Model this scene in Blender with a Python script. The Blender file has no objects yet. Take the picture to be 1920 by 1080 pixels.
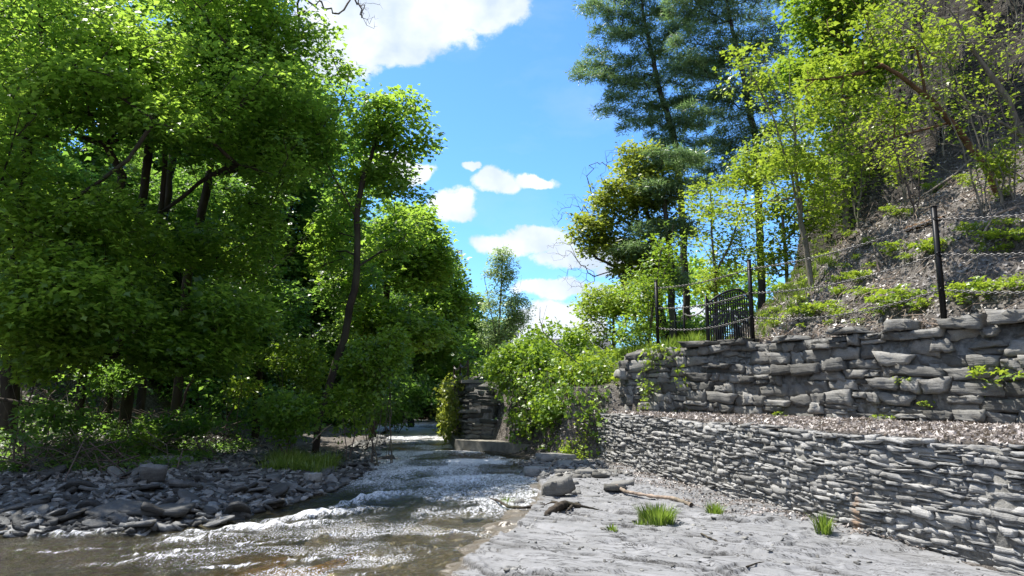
import bpy, math, random
import numpy as np
from mathutils import Vector

random.seed(7)
RNG = np.random.default_rng(7)
scene = bpy.context.scene
COL = scene.collection

# ------------------------------------------------------------------ camera
CAM_H = 1.5
PITCH = math.radians(8.6)
F_PX = 1300.0
cam_data = bpy.data.cameras.new('camera')
cam = bpy.data.objects.new('camera', cam_data)
COL.objects.link(cam)
cam.location = (0, 0, CAM_H)
cam.rotation_euler = (math.pi / 2 + PITCH, 0, 0)
cam_data.sensor_width = 36
cam_data.lens = F_PX / 1920 * 36
cam_data.clip_start = 0.05
cam_data.clip_end = 2000
scene.camera = cam

CP, SP = math.cos(PITCH), math.sin(PITCH)
def ray(px, py):
    a = px - 960.0; b = 540.0 - py
    return np.array([a, F_PX * CP - b * SP, F_PX * SP + b * CP])
def at(px, py, Y):
    r = ray(px, py); t = Y / r[1]
    return np.array([r[0] * t, Y, CAM_H + r[2] * t])

# ------------------------------------------------------------------ light
SUN_EL = math.radians(62)
SUN_AZ = math.radians(-60)        # from +Y towards -X
sdir = Vector((math.sin(SUN_AZ) * math.cos(SUN_EL), math.cos(SUN_AZ) * math.cos(SUN_EL), math.sin(SUN_EL)))
sun_data = bpy.data.lights.new('sun', 'SUN')
sun_data.energy = 4.5
sun_data.angle = math.radians(0.5)
sun_data.color = (1.0, 0.95, 0.86)
sun = bpy.data.objects.new('sun', sun_data)
COL.objects.link(sun)
sun.rotation_euler = sdir.to_track_quat('Z', 'Y').to_euler()
sun.location = (-20, 15, 40)

world = bpy.data.worlds.new('World')
scene.world = world
world.use_nodes = True
def build_world():
    nt = world.node_tree; nt.nodes.clear(); N = nt.nodes; L = nt.links
    def math_(op, a, b=None, clamp=False):
        n = N.new('ShaderNodeMath'); n.operation = op; n.use_clamp = clamp
        for i, v in enumerate((a, b)):
            if v is None: continue
            if isinstance(v, (int, float)): n.inputs[i].default_value = v
            else: L.new(v, n.inputs[i])
        return n.outputs[0]
    sky = N.new('ShaderNodeTexSky'); sky.sky_type = 'NISHITA'; sky.sun_disc = False
    sky.sun_elevation = SUN_EL; sky.sun_rotation = SUN_AZ
    sky.air_density = 1.0; sky.dust_density = 0.3; sky.ozone_density = 2.5
    tint = N.new('ShaderNodeMix'); tint.data_type = 'RGBA'; tint.blend_type = 'MULTIPLY'
    tint.inputs[0].default_value = 1.0
    L.new(sky.outputs[0], tint.inputs[6]); tint.inputs[7].default_value = (0.42, 0.68, 0.95, 1)
    tc = N.new('ShaderNodeTexCoord')
    sep = N.new('ShaderNodeSeparateXYZ'); L.new(tc.outputs['Generated'], sep.inputs[0])
    ysafe = math_('MAXIMUM', sep.outputs[1], 0.05)
    u = math_('DIVIDE', sep.outputs[0], ysafe); v = math_('DIVIDE', sep.outputs[2], ysafe)
    uv = N.new('ShaderNodeCombineXYZ'); L.new(u, uv.inputs[0]); L.new(v, uv.inputs[1])
    # warp
    nz = N.new('ShaderNodeTexNoise'); nz.inputs['Scale'].default_value = 7.0; nz.inputs['Detail'].default_value = 8
    nz.inputs['Roughness'].default_value = 0.6
    L.new(uv.outputs[0], nz.inputs['Vector'])
    sub = N.new('ShaderNodeVectorMath'); sub.operation = 'SUBTRACT'
    L.new(nz.outputs['Color'], sub.inputs[0]); sub.inputs[1].default_value = (0.5, 0.5, 0.5)
    scl = N.new('ShaderNodeVectorMath'); scl.operation = 'SCALE'; L.new(sub.outputs[0], scl.inputs[0]); scl.inputs[3].default_value = 0.075
    add = N.new('ShaderNodeVectorMath'); add.operation = 'ADD'; L.new(uv.outputs[0], add.inputs[0]); L.new(scl.outputs[0], add.inputs[1])
    # px,py,rx,ry of every cloud as it stands in the sky, turned into directions
    clouds = [(735, 15, 150, 95), (830, 10, 130, 85), (920, 22, 75, 58), (740, 95, 60, 32), (640, 60, 120, 90),
              (850, 385, 50, 30), (925, 345, 48, 26), (1003, 341, 48, 15), (880, 320, 20, 9),
              (950, 455, 78, 24), (1020, 445, 70, 26), (1070, 480, 70, 26), (1130, 470, 60, 22), (1180, 505, 70, 25),
              (1040, 545, 90, 22), (1050, 605, 110, 40), (960, 630, 90, 30), (1150, 570, 80, 28), (730, 300, 60, 26), (780, 320, 36, 22),
              (1330, 585, 70, 30), (420, 120, 200, 60), (1500, 620, 120, 30)]
    acc = None
    for (cx, cy, rx, ry) in clouds:
        r = ray(cx, cy); cu, cv = r[0] / r[1], r[2] / r[1]
        r2 = ray(cx + rx, cy); ru = abs(r2[0] / r2[1] - cu)
        r3 = ray(cx, cy - ry); rv = abs(r3[2] / r3[1] - cv)
        mp = N.new('ShaderNodeMapping'); mp.vector_type = 'TEXTURE'
        mp.inputs['Location'].default_value = (cu, cv, 0); mp.inputs['Scale'].default_value = (ru, rv, 1)
        L.new(add.outputs[0], mp.inputs['Vector'])
        ln = N.new('ShaderNodeVectorMath'); ln.operation = 'LENGTH'; L.new(mp.outputs[0], ln.inputs[0])
        m = math_('SUBTRACT', 1.0, ln.outputs['Value'])
        acc = m if acc is None else math_('MAXIMUM', acc, m)
    nf = N.new('ShaderNodeTexNoise'); nf.inputs['Scale'].default_value = 26.0; nf.inputs['Detail'].default_value = 9
    nf.inputs['Roughness'].default_value = 0.62
    L.new(uv.outputs[0], nf.inputs['Vector'])
    d = math_('ADD', acc, math_('MULTIPLY', math_('SUBTRACT', nf.outputs['Fac'], 0.5), 1.0))
    mr = N.new('ShaderNodeMapRange'); mr.interpolation_type = 'SMOOTHSTEP'
    mr.inputs['From Min'].default_value = -0.08; mr.inputs['From Max'].default_value = 0.26
    L.new(d, mr.inputs['Value'])
    # faint wisps
    nw = N.new('ShaderNodeTexNoise'); nw.inputs['Scale'].default_value = 3.0; nw.inputs['Detail'].default_value = 6
    mpw = N.new('ShaderNodeMapping'); mpw.inputs['Scale'].default_value = (1, 2.2, 1); L.new(add.outputs[0], mpw.inputs['Vector'])
    L.new(mpw.outputs[0], nw.inputs['Vector'])
    wr = N.new('ShaderNodeMapRange'); wr.inputs['From Min'].default_value = 0.5; wr.inputs['From Max'].default_value = 0.8
    wr.inputs['To Max'].default_value = 0.28
    L.new(nw.outputs['Fac'], wr.inputs['Value'])
    front = N.new('ShaderNodeMapRange'); front.inputs['From Min'].default_value = 0.08; front.inputs['From Max'].default_value = 0.2
    L.new(sep.outputs[1], front.inputs['Value'])
    fac = math_('MULTIPLY', math_('MAXIMUM', mr.outputs[0], wr.outputs[0]), front.outputs[0], True)
    # broken cloud added over the unseen sky behind, to lift the fill light
    nr = N.new('ShaderNodeTexNoise'); nr.inputs['Scale'].default_value = 2.6; nr.inputs['Detail'].default_value = 7
    L.new(tc.outputs['Generated'], nr.inputs['Vector'])
    rr = N.new('ShaderNodeMapRange'); rr.interpolation_type = 'SMOOTHSTEP'; rr.inputs['From Min'].default_value = 0.44; rr.inputs['From Max'].default_value = 0.56
    L.new(nr.outputs['Fac'], rr.inputs['Value'])
    fac = math_('ADD', fac, math_('MULTIPLY', rr.outputs[0], math_('SUBTRACT', 1.0, front.outputs[0])), True)
    # cloud tone: brighter towards thin sunny rims, greyer in thick bellies
    nb = N.new('ShaderNodeTexNoise'); nb.inputs['Scale'].default_value = 9.0; nb.inputs['Detail'].default_value = 5
    L.new(uv.outputs[0], nb.inputs['Vector'])
    cr = N.new('ShaderNodeValToRGB')
    cr.color_ramp.elements[0].position = 0.35; cr.color_ramp.elements[0].color = (0.60, 0.71, 0.88, 1)
    cr.color_ramp.elements[1].position = 0.58; cr.color_ramp.elements[1].color = (0.93, 0.98, 1.05, 1)
    L.new(nb.outputs['Fac'], cr.inputs['Fac'])
    b1 = N.new('ShaderNodeBackground'); L.new(tint.outputs[2], b1.inputs['Color']); b1.inputs['Strength'].default_value = 0.14
    b2 = N.new('ShaderNodeBackground'); L.new(cr.outputs[0], b2.inputs['Color']); b2.inputs['Strength'].default_value = 0.54
    mx = N.new('ShaderNodeMixShader'); L.new(fac, mx.inputs[0]); L.new(b1.outputs[0], mx.inputs[1]); L.new(b2.outputs[0], mx.inputs[2])
    out = N.new('ShaderNodeOutputWorld'); L.new(mx.outputs[0], out.inputs['Surface'])
build_world()

scene.view_settings.view_transform = 'Standard'
scene.view_settings.look = 'None'
scene.view_settings.gamma = 1.0
scene.view_settings.exposure = 1.15
try:
    scene.cycles.max_bounces = 10
    scene.cycles.transparent_max_bounces = 8
    scene.cycles.transmission_bounces = 5
    scene.cycles.diffuse_bounces = 6
    scene.cycles.sample_clamp_indirect = 4
    scene.cycles.caustics_reflective = False
    scene.cycles.caustics_refractive = False
except Exception:
    pass

# ------------------------------------------------------------------ numpy helpers
def sm(a, b, x):
    t = np.clip((x - a) / (b - a), 0, 1); return t * t * (3 - 2 * t)
def _hash(ix, iy, seed):
    h = (ix.astype(np.int64) * 374761393 + iy.astype(np.int64) * 668265263 + seed * 1442695041) & 0xFFFFFFFF
    h = ((h ^ (h >> 13)) * 1274126177) & 0xFFFFFFFF
    h = (h ^ (h >> 16)) & 0xFFFFFFFF
    return h / 4294967295.0
def vnoise(x, y, seed=0):
    ix, iy = np.floor(x), np.floor(y); fx, fy = x - ix, y - iy
    fx = fx * fx * fx * (fx * (fx * 6 - 15) + 10); fy = fy * fy * fy * (fy * (fy * 6 - 15) + 10)
    a = _hash(ix, iy, seed); b = _hash(ix + 1, iy, seed); c = _hash(ix, iy + 1, seed); d = _hash(ix + 1, iy + 1, seed)
    return (a * (1 - fx) + b * fx) * (1 - fy) + (c * (1 - fx) + d * fx) * fy
def fbm(x, y, oct=4, seed=0, gain=0.5):
    s = 0; a = 1; t = 0
    for i in range(oct):
        s = s + a * vnoise(x, y, seed + i * 17); t += a
        x, y = 1.9 * (0.8 * x - 0.6 * y) + 3.1, 1.9 * (0.6 * x + 0.8 * y) + 7.7; a *= gain
    return s / t
def nrm(v):
    return v / np.maximum(np.linalg.norm(v, axis=-1, keepdims=True), 1e-9)

def mesh_np(name, V, F, mat=None, attrs=None, smooth=False):
    """V (n,3); F one (m,k) int array or a list of them."""
    if not isinstance(F, (list, tuple)): F = [F]
    F = [np.asarray(f, dtype=np.int32) for f in F if len(f)]
    me = bpy.data.meshes.new(name)
    V = np.ascontiguousarray(V, dtype=np.float32)
    me.vertices.add(len(V)); me.vertices.foreach_set('co', V.ravel())
    nl = sum(f.size for f in F); nf = sum(len(f) for f in F)
    me.loops.add(nl); me.polygons.add(nf)
    me.loops.foreach_set('vertex_index', np.concatenate([f.ravel() for f in F]))
    tot = np.concatenate([np.full(len(f), f.shape[1], np.int32) for f in F])
    st = np.concatenate([[0], np.cumsum(tot)[:-1]]).astype(np.int32)
    me.polygons.foreach_set('loop_start', st)
    if smooth: me.polygons.foreach_set('use_smooth', np.ones(nf, dtype=bool))
    me.update(calc_edges=True)
    for k, a in (attrs or {}).items():
        at_ = me.attributes.new(k, 'FLOAT', 'POINT'); at_.data.foreach_set('value', np.ascontiguousarray(a, dtype=np.float32))
    if mat: me.materials.append(mat)
    return me

def link(name, me, parent=None, loc=(0, 0, 0)):
    o = bpy.data.objects.new(name, me); COL.objects.link(o); o.location = loc
    if parent is not None: o.parent = parent
    return o
def tag(o, label=None, cat=None, group=None, kind=None):
    if label: o['label'] = label
    if cat: o['category'] = cat
    if group: o['group'] = group
    if kind: o['kind'] = kind
    return o
def empty(name, loc, label=None, cat=None, group=None):
    o = bpy.data.objects.new(name, None); COL.objects.link(o); o.location = tuple(float(c) for c in loc)
    o.empty_display_size = 0.2
    return tag(o, label, cat, group)
def copy_thing(src, loc, rotz=0, scale=1.0, label=None, group=None):
    r = src.copy(); COL.objects.link(r); r.location = tuple(float(c) for c in loc)
    r.rotation_euler = (0, 0, rotz); r.scale = (scale,) * 3
    if label: r['label'] = label
    if group: r['group'] = group
    for ch in list(src.children):
        c = ch.copy(); COL.objects.link(c); c.parent = r
    return r

# ------------------------------------------------------------------ materials
class Mat:
    def __init__(s, name):
        s.m = bpy.data.materials.new(name); s.m.use_nodes = True
        s.nt = s.m.node_tree; s.nt.nodes.clear(); s.N = s.nt.nodes; s.L = s.nt.links
        s.out = s.N.new('ShaderNodeOutputMaterial')
    def n(s, t, **kw):
        x = s.N.new(t)
        for k, v in kw.items(): setattr(x, k, v)
        return x
    def set(s, inp, v):
        if hasattr(v, 'is_linked') or isinstance(v, bpy.types.NodeSocket): s.L.new(v, inp)
        elif isinstance(v, (tuple, list)) and len(v) == 3 and inp.type == 'RGBA': inp.default_value = (*v, 1)
        else: inp.default_value = v
    def math(s, op, a, b=0.0, clamp=False):
        x = s.n('ShaderNodeMath', operation=op, use_clamp=clamp); s.set(x.inputs[0], a); s.set(x.inputs[1], b); return x.outputs[0]
    def noise(s, scale, detail=4, rough=0.5, vec=None, sc3=None, dist=0.0):
        x = s.n('ShaderNodeTexNoise'); x.inputs['Scale'].default_value = scale; x.inputs['Detail'].default_value = detail
        x.inputs['Roughness'].default_value = rough; x.inputs['Distortion'].default_value = dist
        v = vec or s.geo()
        if sc3:
            mp = s.n('ShaderNodeMapping'); mp.inputs['Scale'].default_value = sc3; s.L.new(v, mp.inputs['Vector']); v = mp.outputs[0]
        s.L.new(v, x.inputs['Vector']); return x.outputs['Fac']
    def geo(s):
        if not hasattr(s, '_g'): s._g = s.n('ShaderNodeNewGeometry')
        return s._g.outputs['Position']
    def obj(s):
        if not hasattr(s, '_o'): s._o = s.n('ShaderNodeTexCoord')
        return s._o.outputs['Object']
    def attr(s, name):
        x = s.n('ShaderNodeAttribute', attribute_name=name); return x.outputs['Fac']
    def ramp(s, fac, stops, interp='LINEAR'):
        x = s.n('ShaderNodeValToRGB'); cr = x.color_ramp; cr.interpolation = interp
        while len(cr.elements) < len(stops): cr.elements.new(0.5)
        for e, (p, c) in zip(cr.elements, stops):
            e.position = p; e.color = (*c, 1) if len(c) == 3 else c
        s.set(x.inputs['Fac'], fac); return x.outputs[0]
    def mix(s, fac, a, b, blend='MIX'):
        x = s.n('ShaderNodeMix', data_type='RGBA', blend_type=blend)
        s.set(x.inputs[0], fac); s.set(x.inputs[6], a); s.set(x.inputs[7], b); return x.outputs[2]
    def maprange(s, v, a, b, c=0.0, d=1.0):
        x = s.n('ShaderNodeMapRange'); s.set(x.inputs[0], v)
        for i, q in enumerate((a, b, c, d)): x.inputs[i + 1].default_value = q
        return x.outputs[0]
    def bump(s, h, strength=0.5, dist=0.02):
        x = s.n('ShaderNodeBump'); x.inputs['Strength'].default_value = strength; x.inputs['Distance'].default_value = dist
        s.L.new(h, x.inputs['Height']); return x.outputs[0]
    def pbr(s, col, rough=0.8, bump=None, metal=0.0, spec=0.3):
        p = s.n('ShaderNodeBsdfPrincipled'); s.set(p.inputs['Base Color'], col); s.set(p.inputs['Roughness'], rough)
        p.inputs['Metallic'].default_value = metal; p.inputs['Specular IOR Level'].default_value = spec
        if bump is not None: s.L.new(bump, p.inputs['Normal'])
        s.L.new(p.outputs[0], s.out.inputs['Surface']); return s.m

def leaf_mat(name, dark, mid, light, trans, tfac=0.45):
    M = Mat(name)
    r = M.attr('rnd')
    oi = M.n('ShaderNodeObjectInfo')
    r2 = M.math('ADD', r, M.math('MULTIPLY', M.math('SUBTRACT', oi.outputs['Random'], 0.5), 0.2), True)
    c = M.ramp(r2, [(0.1, dark), (0.5, mid), (0.92, light)])
    t = M.mix(0.6, c, trans)
    t = M.mix(r2, M.mix(0.5, t, (trans[0] * .55, trans[1] * .7, trans[2] * .6)), t)
    p = M.n('ShaderNodeBsdfPrincipled'); M.set(p.inputs['Base Color'], c); p.inputs['Roughness'].default_value = 0.38
    p.inputs['Specular IOR Level'].default_value = 0.5
    tr = M.n('ShaderNodeBsdfTranslucent'); M.set(tr.inputs['Color'], t)
    mx = M.n('ShaderNodeMixShader'); mx.inputs[0].default_value = tfac
    M.L.new(p.outputs[0], mx.inputs[1]); M.L.new(tr.outputs[0], mx.inputs[2]); M.L.new(mx.outputs[0], M.out.inputs['Surface'])
    return M.m

def bark_mat(name, a, b, scale=6):
    M = Mat(name)
    n = M.noise(scale, 5, 0.65, sc3=(1, 1, 0.25))
    n2 = M.noise(1.3, 2, 0.5)
    c = M.ramp(n, [(0.3, a), (0.7, b)])
    c = M.mix(M.maprange(n2, 0.5, 0.75, 0, 0.45), c, (0.10, 0.12, 0.06))
    return M.pbr(c, 0.9, M.bump(n, 0.9, 0.03), spec=0.15)

def stone_mat(name, dark, mid, light, layered=True, bscale=1.0, lichen=0.0, stain=None):
    M = Mat(name)
    r = M.attr('rnd')
    n = M.noise(5.0 * bscale, 6, 0.65)
    nl = M.noise(9.0 * bscale, 5, 0.6, sc3=(0.5, 0.5, 7.0) if layered else None)
    f = M.math('ADD', M.math('MULTIPLY', r, 0.55), M.math('MULTIPLY', n, 0.5), True)
    c = M.ramp(f, [(0.2, dark), (0.5, mid), (0.85, light)])
    nf = M.noise(60, 3, 0.7)
    c = M.mix(0.35, c, M.ramp(nf, [(0.3, (0.25, 0.25, 0.25)), (0.7, (0.8, 0.8, 0.8))]), 'OVERLAY')
    if lichen:
        c = M.mix(M.maprange(M.noise(1.7, 5, 0.7), 0.55, 0.72, 0, lichen), c, (0.025, 0.025, 0.022))
    if stain:      # iron seeping out of a joint
        d = M.n('ShaderNodeVectorMath', operation='DISTANCE'); sx = M.n('ShaderNodeVectorMath', operation='MULTIPLY'); M.L.new(M.geo(), sx.inputs[0]); sx.inputs[1].default_value = (1, 1, .2)
        M.L.new(sx.outputs[0], d.inputs[0]); d.inputs[1].default_value = (stain[0], stain[1], stain[2] * .2)
        k = M.math('ADD', d.outputs['Value'], M.math('MULTIPLY', M.math('SUBTRACT', M.noise(14, 4, .6), .5), .12))
        c = M.mix(M.maprange(k, .02, .08, .55, 0), c, (.30, .17, .08))
    h = M.math('ADD', M.math('MULTIPLY', nl, 0.7), M.math('MULTIPLY', n, 0.5))
    return M.pbr(c, 0.85, M.bump(h, 0.8, 0.025), spec=0.25)

MATS = {}
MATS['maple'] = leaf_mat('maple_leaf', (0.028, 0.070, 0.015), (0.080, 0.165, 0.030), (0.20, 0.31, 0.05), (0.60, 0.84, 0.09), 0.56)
MATS['mapledark'] = leaf_mat('shade_leaf', (0.020, 0.055, 0.015), (0.050, 0.120, 0.026), (0.11, 0.20, 0.04), (0.38, 0.62, 0.08), 0.54)  # darker copy of the maple leaf, deep shade put into its colour
MATS['lime'] = leaf_mat('lime_leaf', (0.08, 0.155, 0.014), (0.20, 0.305, 0.026), (0.385, 0.47, 0.055), (0.58, 0.70, 0.06), 0.42)
MATS['spring'] = leaf_mat('spring_leaf', (0.05, 0.115, 0.012), (0.125, 0.23, 0.022), (0.24, 0.35, 0.045), (0.45, 0.62, 0.05), 0.45)
MATS['olive'] = leaf_mat('olive_leaf', (0.06, 0.10, 0.016), (0.15, 0.20, 0.028), (0.28, 0.31, 0.045), (0.55, 0.60, 0.07), 0.48)
MATS['pale'] = leaf_mat('pale_leaf', (0.12, 0.19, 0.07), (0.24, 0.34, 0.13), (0.42, 0.50, 0.26), (0.60, 0.75, 0.28), 0.45)
MATS['needle'] = leaf_mat('pine_needle', (0.065, 0.115, 0.06), (0.14, 0.215, 0.09), (0.27, 0.34, 0.13), (0.32, 0.48, 0.15), 0.42)
MATS['grass'] = leaf_mat('grass_blade', (0.055, 0.10, 0.014), (0.13, 0.205, 0.03), (0.26, 0.32, 0.07), (0.36, 0.50, 0.06), 0.4)
MATS['litter'] = leaf_mat('dead_leaf', (0.09, 0.075, 0.065), (0.27, 0.235, 0.21), (0.52, 0.465, 0.43), (0.35, 0.25, 0.18), 0.15)
MATS['litterdark'] = leaf_mat('dark_dead_leaf', (0.055, 0.048, 0.042), (0.20, 0.18, 0.162), (0.44, 0.405, 0.375), (0.18, 0.13, 0.10), 0.15)
MATS['bark'] = bark_mat('dark_bark', (0.018, 0.015, 0.012), (0.075, 0.06, 0.048))
MATS['barkgrey'] = bark_mat('grey_bark', (0.09, 0.08, 0.065), (0.27, 0.235, 0.19), 9)
MATS['barkbrown'] = bark_mat('brown_bark', (0.05, 0.028, 0.016), (0.20, 0.115, 0.065), 9)
MATS['twig'] = bark_mat('bare_twig_bark', (0.07, 0.055, 0.05), (0.17, 0.13, 0.115), 9)
MATS['barkpine'] = bark_mat('pine_bark', (0.02, 0.017, 0.015), (0.08, 0.068, 0.06))
MATS['drift'] = bark_mat('driftwood', (0.13, 0.10, 0.08), (0.42, 0.33, 0.26), 12)
MATS['rotten'] = bark_mat('blackened_wood', (0.012, 0.010, 0.008), (0.10, 0.08, 0.06), 12)
MATS['wall_low'] = stone_mat('thin_slate', (0.17, 0.168, 0.163), (0.25, 0.248, 0.24), (0.36, 0.355, 0.345), True, 1.5, 0, (3.55, 7.42, 0.20))
MATS['wall_up'] = stone_mat('block_slate', (0.075, 0.073, 0.067), (0.155, 0.151, 0.14), (0.29, 0.282, 0.262), True, 0.9, 0.5)
MATS['slab'] = stone_mat('bar_slate', (0.034, 0.034, 0.033), (0.090, 0.091, 0.089), (0.31, 0.31, 0.30), True, 1.2)
MATS['pier'] = stone_mat('pier_stone', (0.04, 0.04, 0.035), (0.10, 0.10, 0.085), (0.22, 0.21, 0.18), True, 0.8, 0.5)
MATS['dark'] = (lambda M: M.pbr(M.ramp(M.noise(14, 4, 0.6), [(0.3, (0.08, 0.078, 0.072)), (0.7, (0.24, 0.235, 0.22))]), 0.95, M.bump(M.noise(30, 4, 0.6), 0.8, 0.02), spec=0.1))(Mat('wall_core'))
MATS['iron'] = (lambda M: M.pbr((0.012, 0.012, 0.013), 0.45, None, 0.6, 0.4))(Mat('black_iron'))
MATS['iron_grey'] = (lambda M: M.pbr((0.055, 0.055, 0.057), 0.45, None, 0.5, 0.4))(Mat('highlit_iron'))  # lighter copy of the black iron, grey highlights put into its colour
MATS['chain'] = (lambda M: M.pbr((0.22, 0.21, 0.20), 0.45, None, 0.8, 0.4))(Mat('galvanised_chain'))

def ground_mat():
    M = Mat('forest_soil')
    n = M.noise(1.1, 6, 0.6); n2 = M.noise(22, 5, 0.7); n3 = M.noise(6, 5, 0.65)
    c = M.ramp(M.math('ADD', M.math('MULTIPLY', n2, 0.6), M.math('MULTIPLY', n3, 0.4)),
               [(0.34, (0.035, 0.028, 0.022)), (0.5, (0.15, 0.135, 0.122)), (0.66, (0.33, 0.305, 0.285))])
    shale = M.ramp(M.noise(5, 7, 0.7, sc3=(0.5, 0.5, 5)), [(0.32, (0.012, 0.011, 0.010)), (0.5, (0.055, 0.050, 0.044)), (0.68, (0.17, 0.155, 0.135))])
    c = M.mix(M.attr('cliff'), c, shale)
    bed = M.ramp(M.math('ADD', M.math('MULTIPLY', n3, .5), M.math('MULTIPLY', M.noise(13, 3, .6), .5)), [(0.35, (0.022, 0.021, 0.012)), (0.65, (0.10, 0.085, 0.045))])  # dark olive bed; shade over the left shallows is put into its colour
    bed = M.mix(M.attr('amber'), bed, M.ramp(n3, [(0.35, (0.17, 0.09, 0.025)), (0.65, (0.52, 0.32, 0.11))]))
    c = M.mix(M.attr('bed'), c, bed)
    c = M.mix(M.math('MULTIPLY', M.attr('green'), M.maprange(n, 0.35, 0.6)), c, (0.06, 0.12, 0.015))
    return M.pbr(c, 0.95, M.bump(M.math('ADD', n2, M.noise(7, 6, 0.7, sc3=(1, 1, 4))), 1.0, 0.06), spec=0.1)
MATS['ground'] = ground_mat()

def bedrock_mat():
    M = Mat('pale_shale')
    # joint planes and bedding edges run diagonally over the shelf
    m0 = M.n('ShaderNodeMapping'); m0.inputs['Rotation'].default_value = (0, 0, math.radians(-54)); M.L.new(M.geo(), m0.inputs['Vector'])
    mp = M.n('ShaderNodeMapping'); mp.inputs['Scale'].default_value = (5.0, 1.2, 1.0)
    M.L.new(m0.outputs[0], mp.inputs['Vector'])
    st = M.noise(1.0, 8, 0.62, vec=mp.outputs[0], dist=0.6)
    n = M.noise(2.2, 6, 0.6); nf = M.noise(70, 3, 0.7)
    f = M.math('ADD', M.math('MULTIPLY', st, 0.5), M.math('MULTIPLY', n, 0.5))
    c = M.ramp(f, [(0.30, (0.12, 0.12, 0.119)), (0.42, (0.18, 0.18, 0.18)), (0.60, (0.225, 0.225, 0.229))])
    cr = M.math('ABSOLUTE', M.math('SUBTRACT', st, 0.5))
    c = M.mix(M.maprange(cr, 0.0, 0.008, 0.7, 0.0), c, (0.035, 0.034, 0.032))
    c = M.mix(0.18, c, M.ramp(nf, [(0.3, (0.2, 0.2, 0.2)), (0.7, (0.8, 0.8, 0.8))]), 'OVERLAY')
    mc = M.n('ShaderNodeMapping'); mc.inputs['Scale'].default_value = (2.6, 0.55, 1.0); M.L.new(m0.outputs[0], mc.inputs['Vector'])
    ck = M.noise(2.0, 6, 0.6, vec=mc.outputs[0], dist=0.35)
    lines_ = M.math('MULTIPLY', M.maprange(M.math('ABSOLUTE', M.math('SUBTRACT', ck, 0.5)), 0.004, 0.015, 1, 0), M.maprange(M.noise(2.3, 4, .6), .36, .50), True)
    l2 = M.math('MULTIPLY', M.maprange(M.math('ABSOLUTE', M.math('SUBTRACT', ck, 0.42)), 0.003, 0.012, 1, 0), M.maprange(M.noise(3.1, 4, .6), .42, .54), True)
    lines_ = M.math('MAXIMUM', lines_, l2)
    c = M.mix(M.math('MULTIPLY', lines_, .85), c, (0.03, 0.029, 0.027))
    sp = M.maprange(M.noise(16, 4, 0.6), 0.64, 0.70, 0, 0.5)
    c = M.mix(sp, c, (0.09, 0.078, 0.066))
    c = M.mix(M.math('MULTIPLY', M.attr('joint'), .9), c, (0.03, 0.028, 0.025))
    wet = M.attr('wet')
    c = M.mix(M.math('MULTIPLY', wet, 0.75), c, (0.088, 0.068, 0.04))
    p = M.mix  # keep
    h = M.math('ADD', M.math('MULTIPLY', st, 1.0), M.math('SUBTRACT', M.math('MULTIPLY', M.maprange(cr, 0.0, 0.02), 0.35), M.math('MULTIPLY', lines_, .45)))
    return M.pbr(c, M.maprange(wet, 0, 1, 0.85, 0.35), M.bump(M.math('ADD', h, M.math('MULTIPLY', nf, 0.06)), 0.5, 0.03), spec=0.3)
MATS['bedrock'] = bedrock_mat()

def water_mat():
    M = Mat('stream_water')
    foam = M.attr('foam')
    w1 = M.noise(9, 5, 0.6, sc3=(1.3, 0.75, 1), dist=0.8); w2 = M.noise(30, 3, 0.6, sc3=(1.2, .8, 1))
    hb = M.math('ADD', w1, M.math('MULTIPLY', w2, 0.35))
    bmp = M.bump(hb, 1.0, 0.05)
    gl = M.n('ShaderNodeBsdfGlossy'); gl.inputs['Roughness'].default_value = 0.09; M.L.new(bmp, gl.inputs['Normal'])
    gl.inputs['Color'].default_value = (1, 1, 1, 1)
    tr = M.n('ShaderNodeBsdfTransparent'); tr.inputs['Color'].default_value = (0.84, 0.78, 0.60, 1)
    df = M.n('ShaderNodeBsdfDiffuse'); df.inputs['Color'].default_value = (0.045, 0.045, 0.028, 1); M.L.new(bmp, df.inputs['Normal'])
    b0 = M.n('ShaderNodeMixShader'); b0.inputs[0].default_value = 0.2
    M.L.new(tr.outputs[0], b0.inputs[1]); M.L.new(df.outputs[0], b0.inputs[2])
    fr = M.n('ShaderNodeFresnel'); fr.inputs['IOR'].default_value = 1.33; M.L.new(bmp, fr.inputs['Normal'])
    m1 = M.n('ShaderNodeMixShader'); M.L.new(fr.outputs[0], m1.inputs[0]); M.L.new(b0.outputs[0], m1.inputs[1]); M.L.new(gl.outputs[0], m1.inputs[2])
    fd = M.n('ShaderNodeBsdfPrincipled'); fd.inputs['Base Color'].default_value = (0.70, 0.71, 0.73, 1); fd.inputs['Roughness'].default_value = 0.4
    M.L.new(bmp, fd.inputs['Normal'])
    fn = M.noise(15, 8, 0.78, sc3=(1.5, 0.5, 1), dist=1.0)
    fl = M.noise(55, 4, 0.7, sc3=(1.2, 0.55, 1))
    fm = M.maprange(M.math('ADD', fn, M.math('MULTIPLY', foam, 0.24)), 0.60, 0.80)
    fk = M.math('MULTIPLY', M.maprange(M.math('ADD', fl, M.math('MULTIPLY', M.attr('fleck'), 0.10)), 0.615, 0.66), M.maprange(M.attr('fleck'), 0.02, .4), True)  # white flecks paint sun glints and bubbles onto the water
    fm = M.math('MAXIMUM', M.math('MULTIPLY', fm, M.maprange(foam, 0.03, 0.4), True), M.math('MULTIPLY', fk, .5), True)
    m2 = M.n('ShaderNodeMixShader'); M.L.new(fm, m2.inputs[0]); M.L.new(m1.outputs[0], m2.inputs[1]); M.L.new(fd.outputs[0], m2.inputs[2])
    M.L.new(m2.outputs[0], M.out.inputs['Surface'])
    return M.m
MATS['water'] = water_mat()

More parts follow.
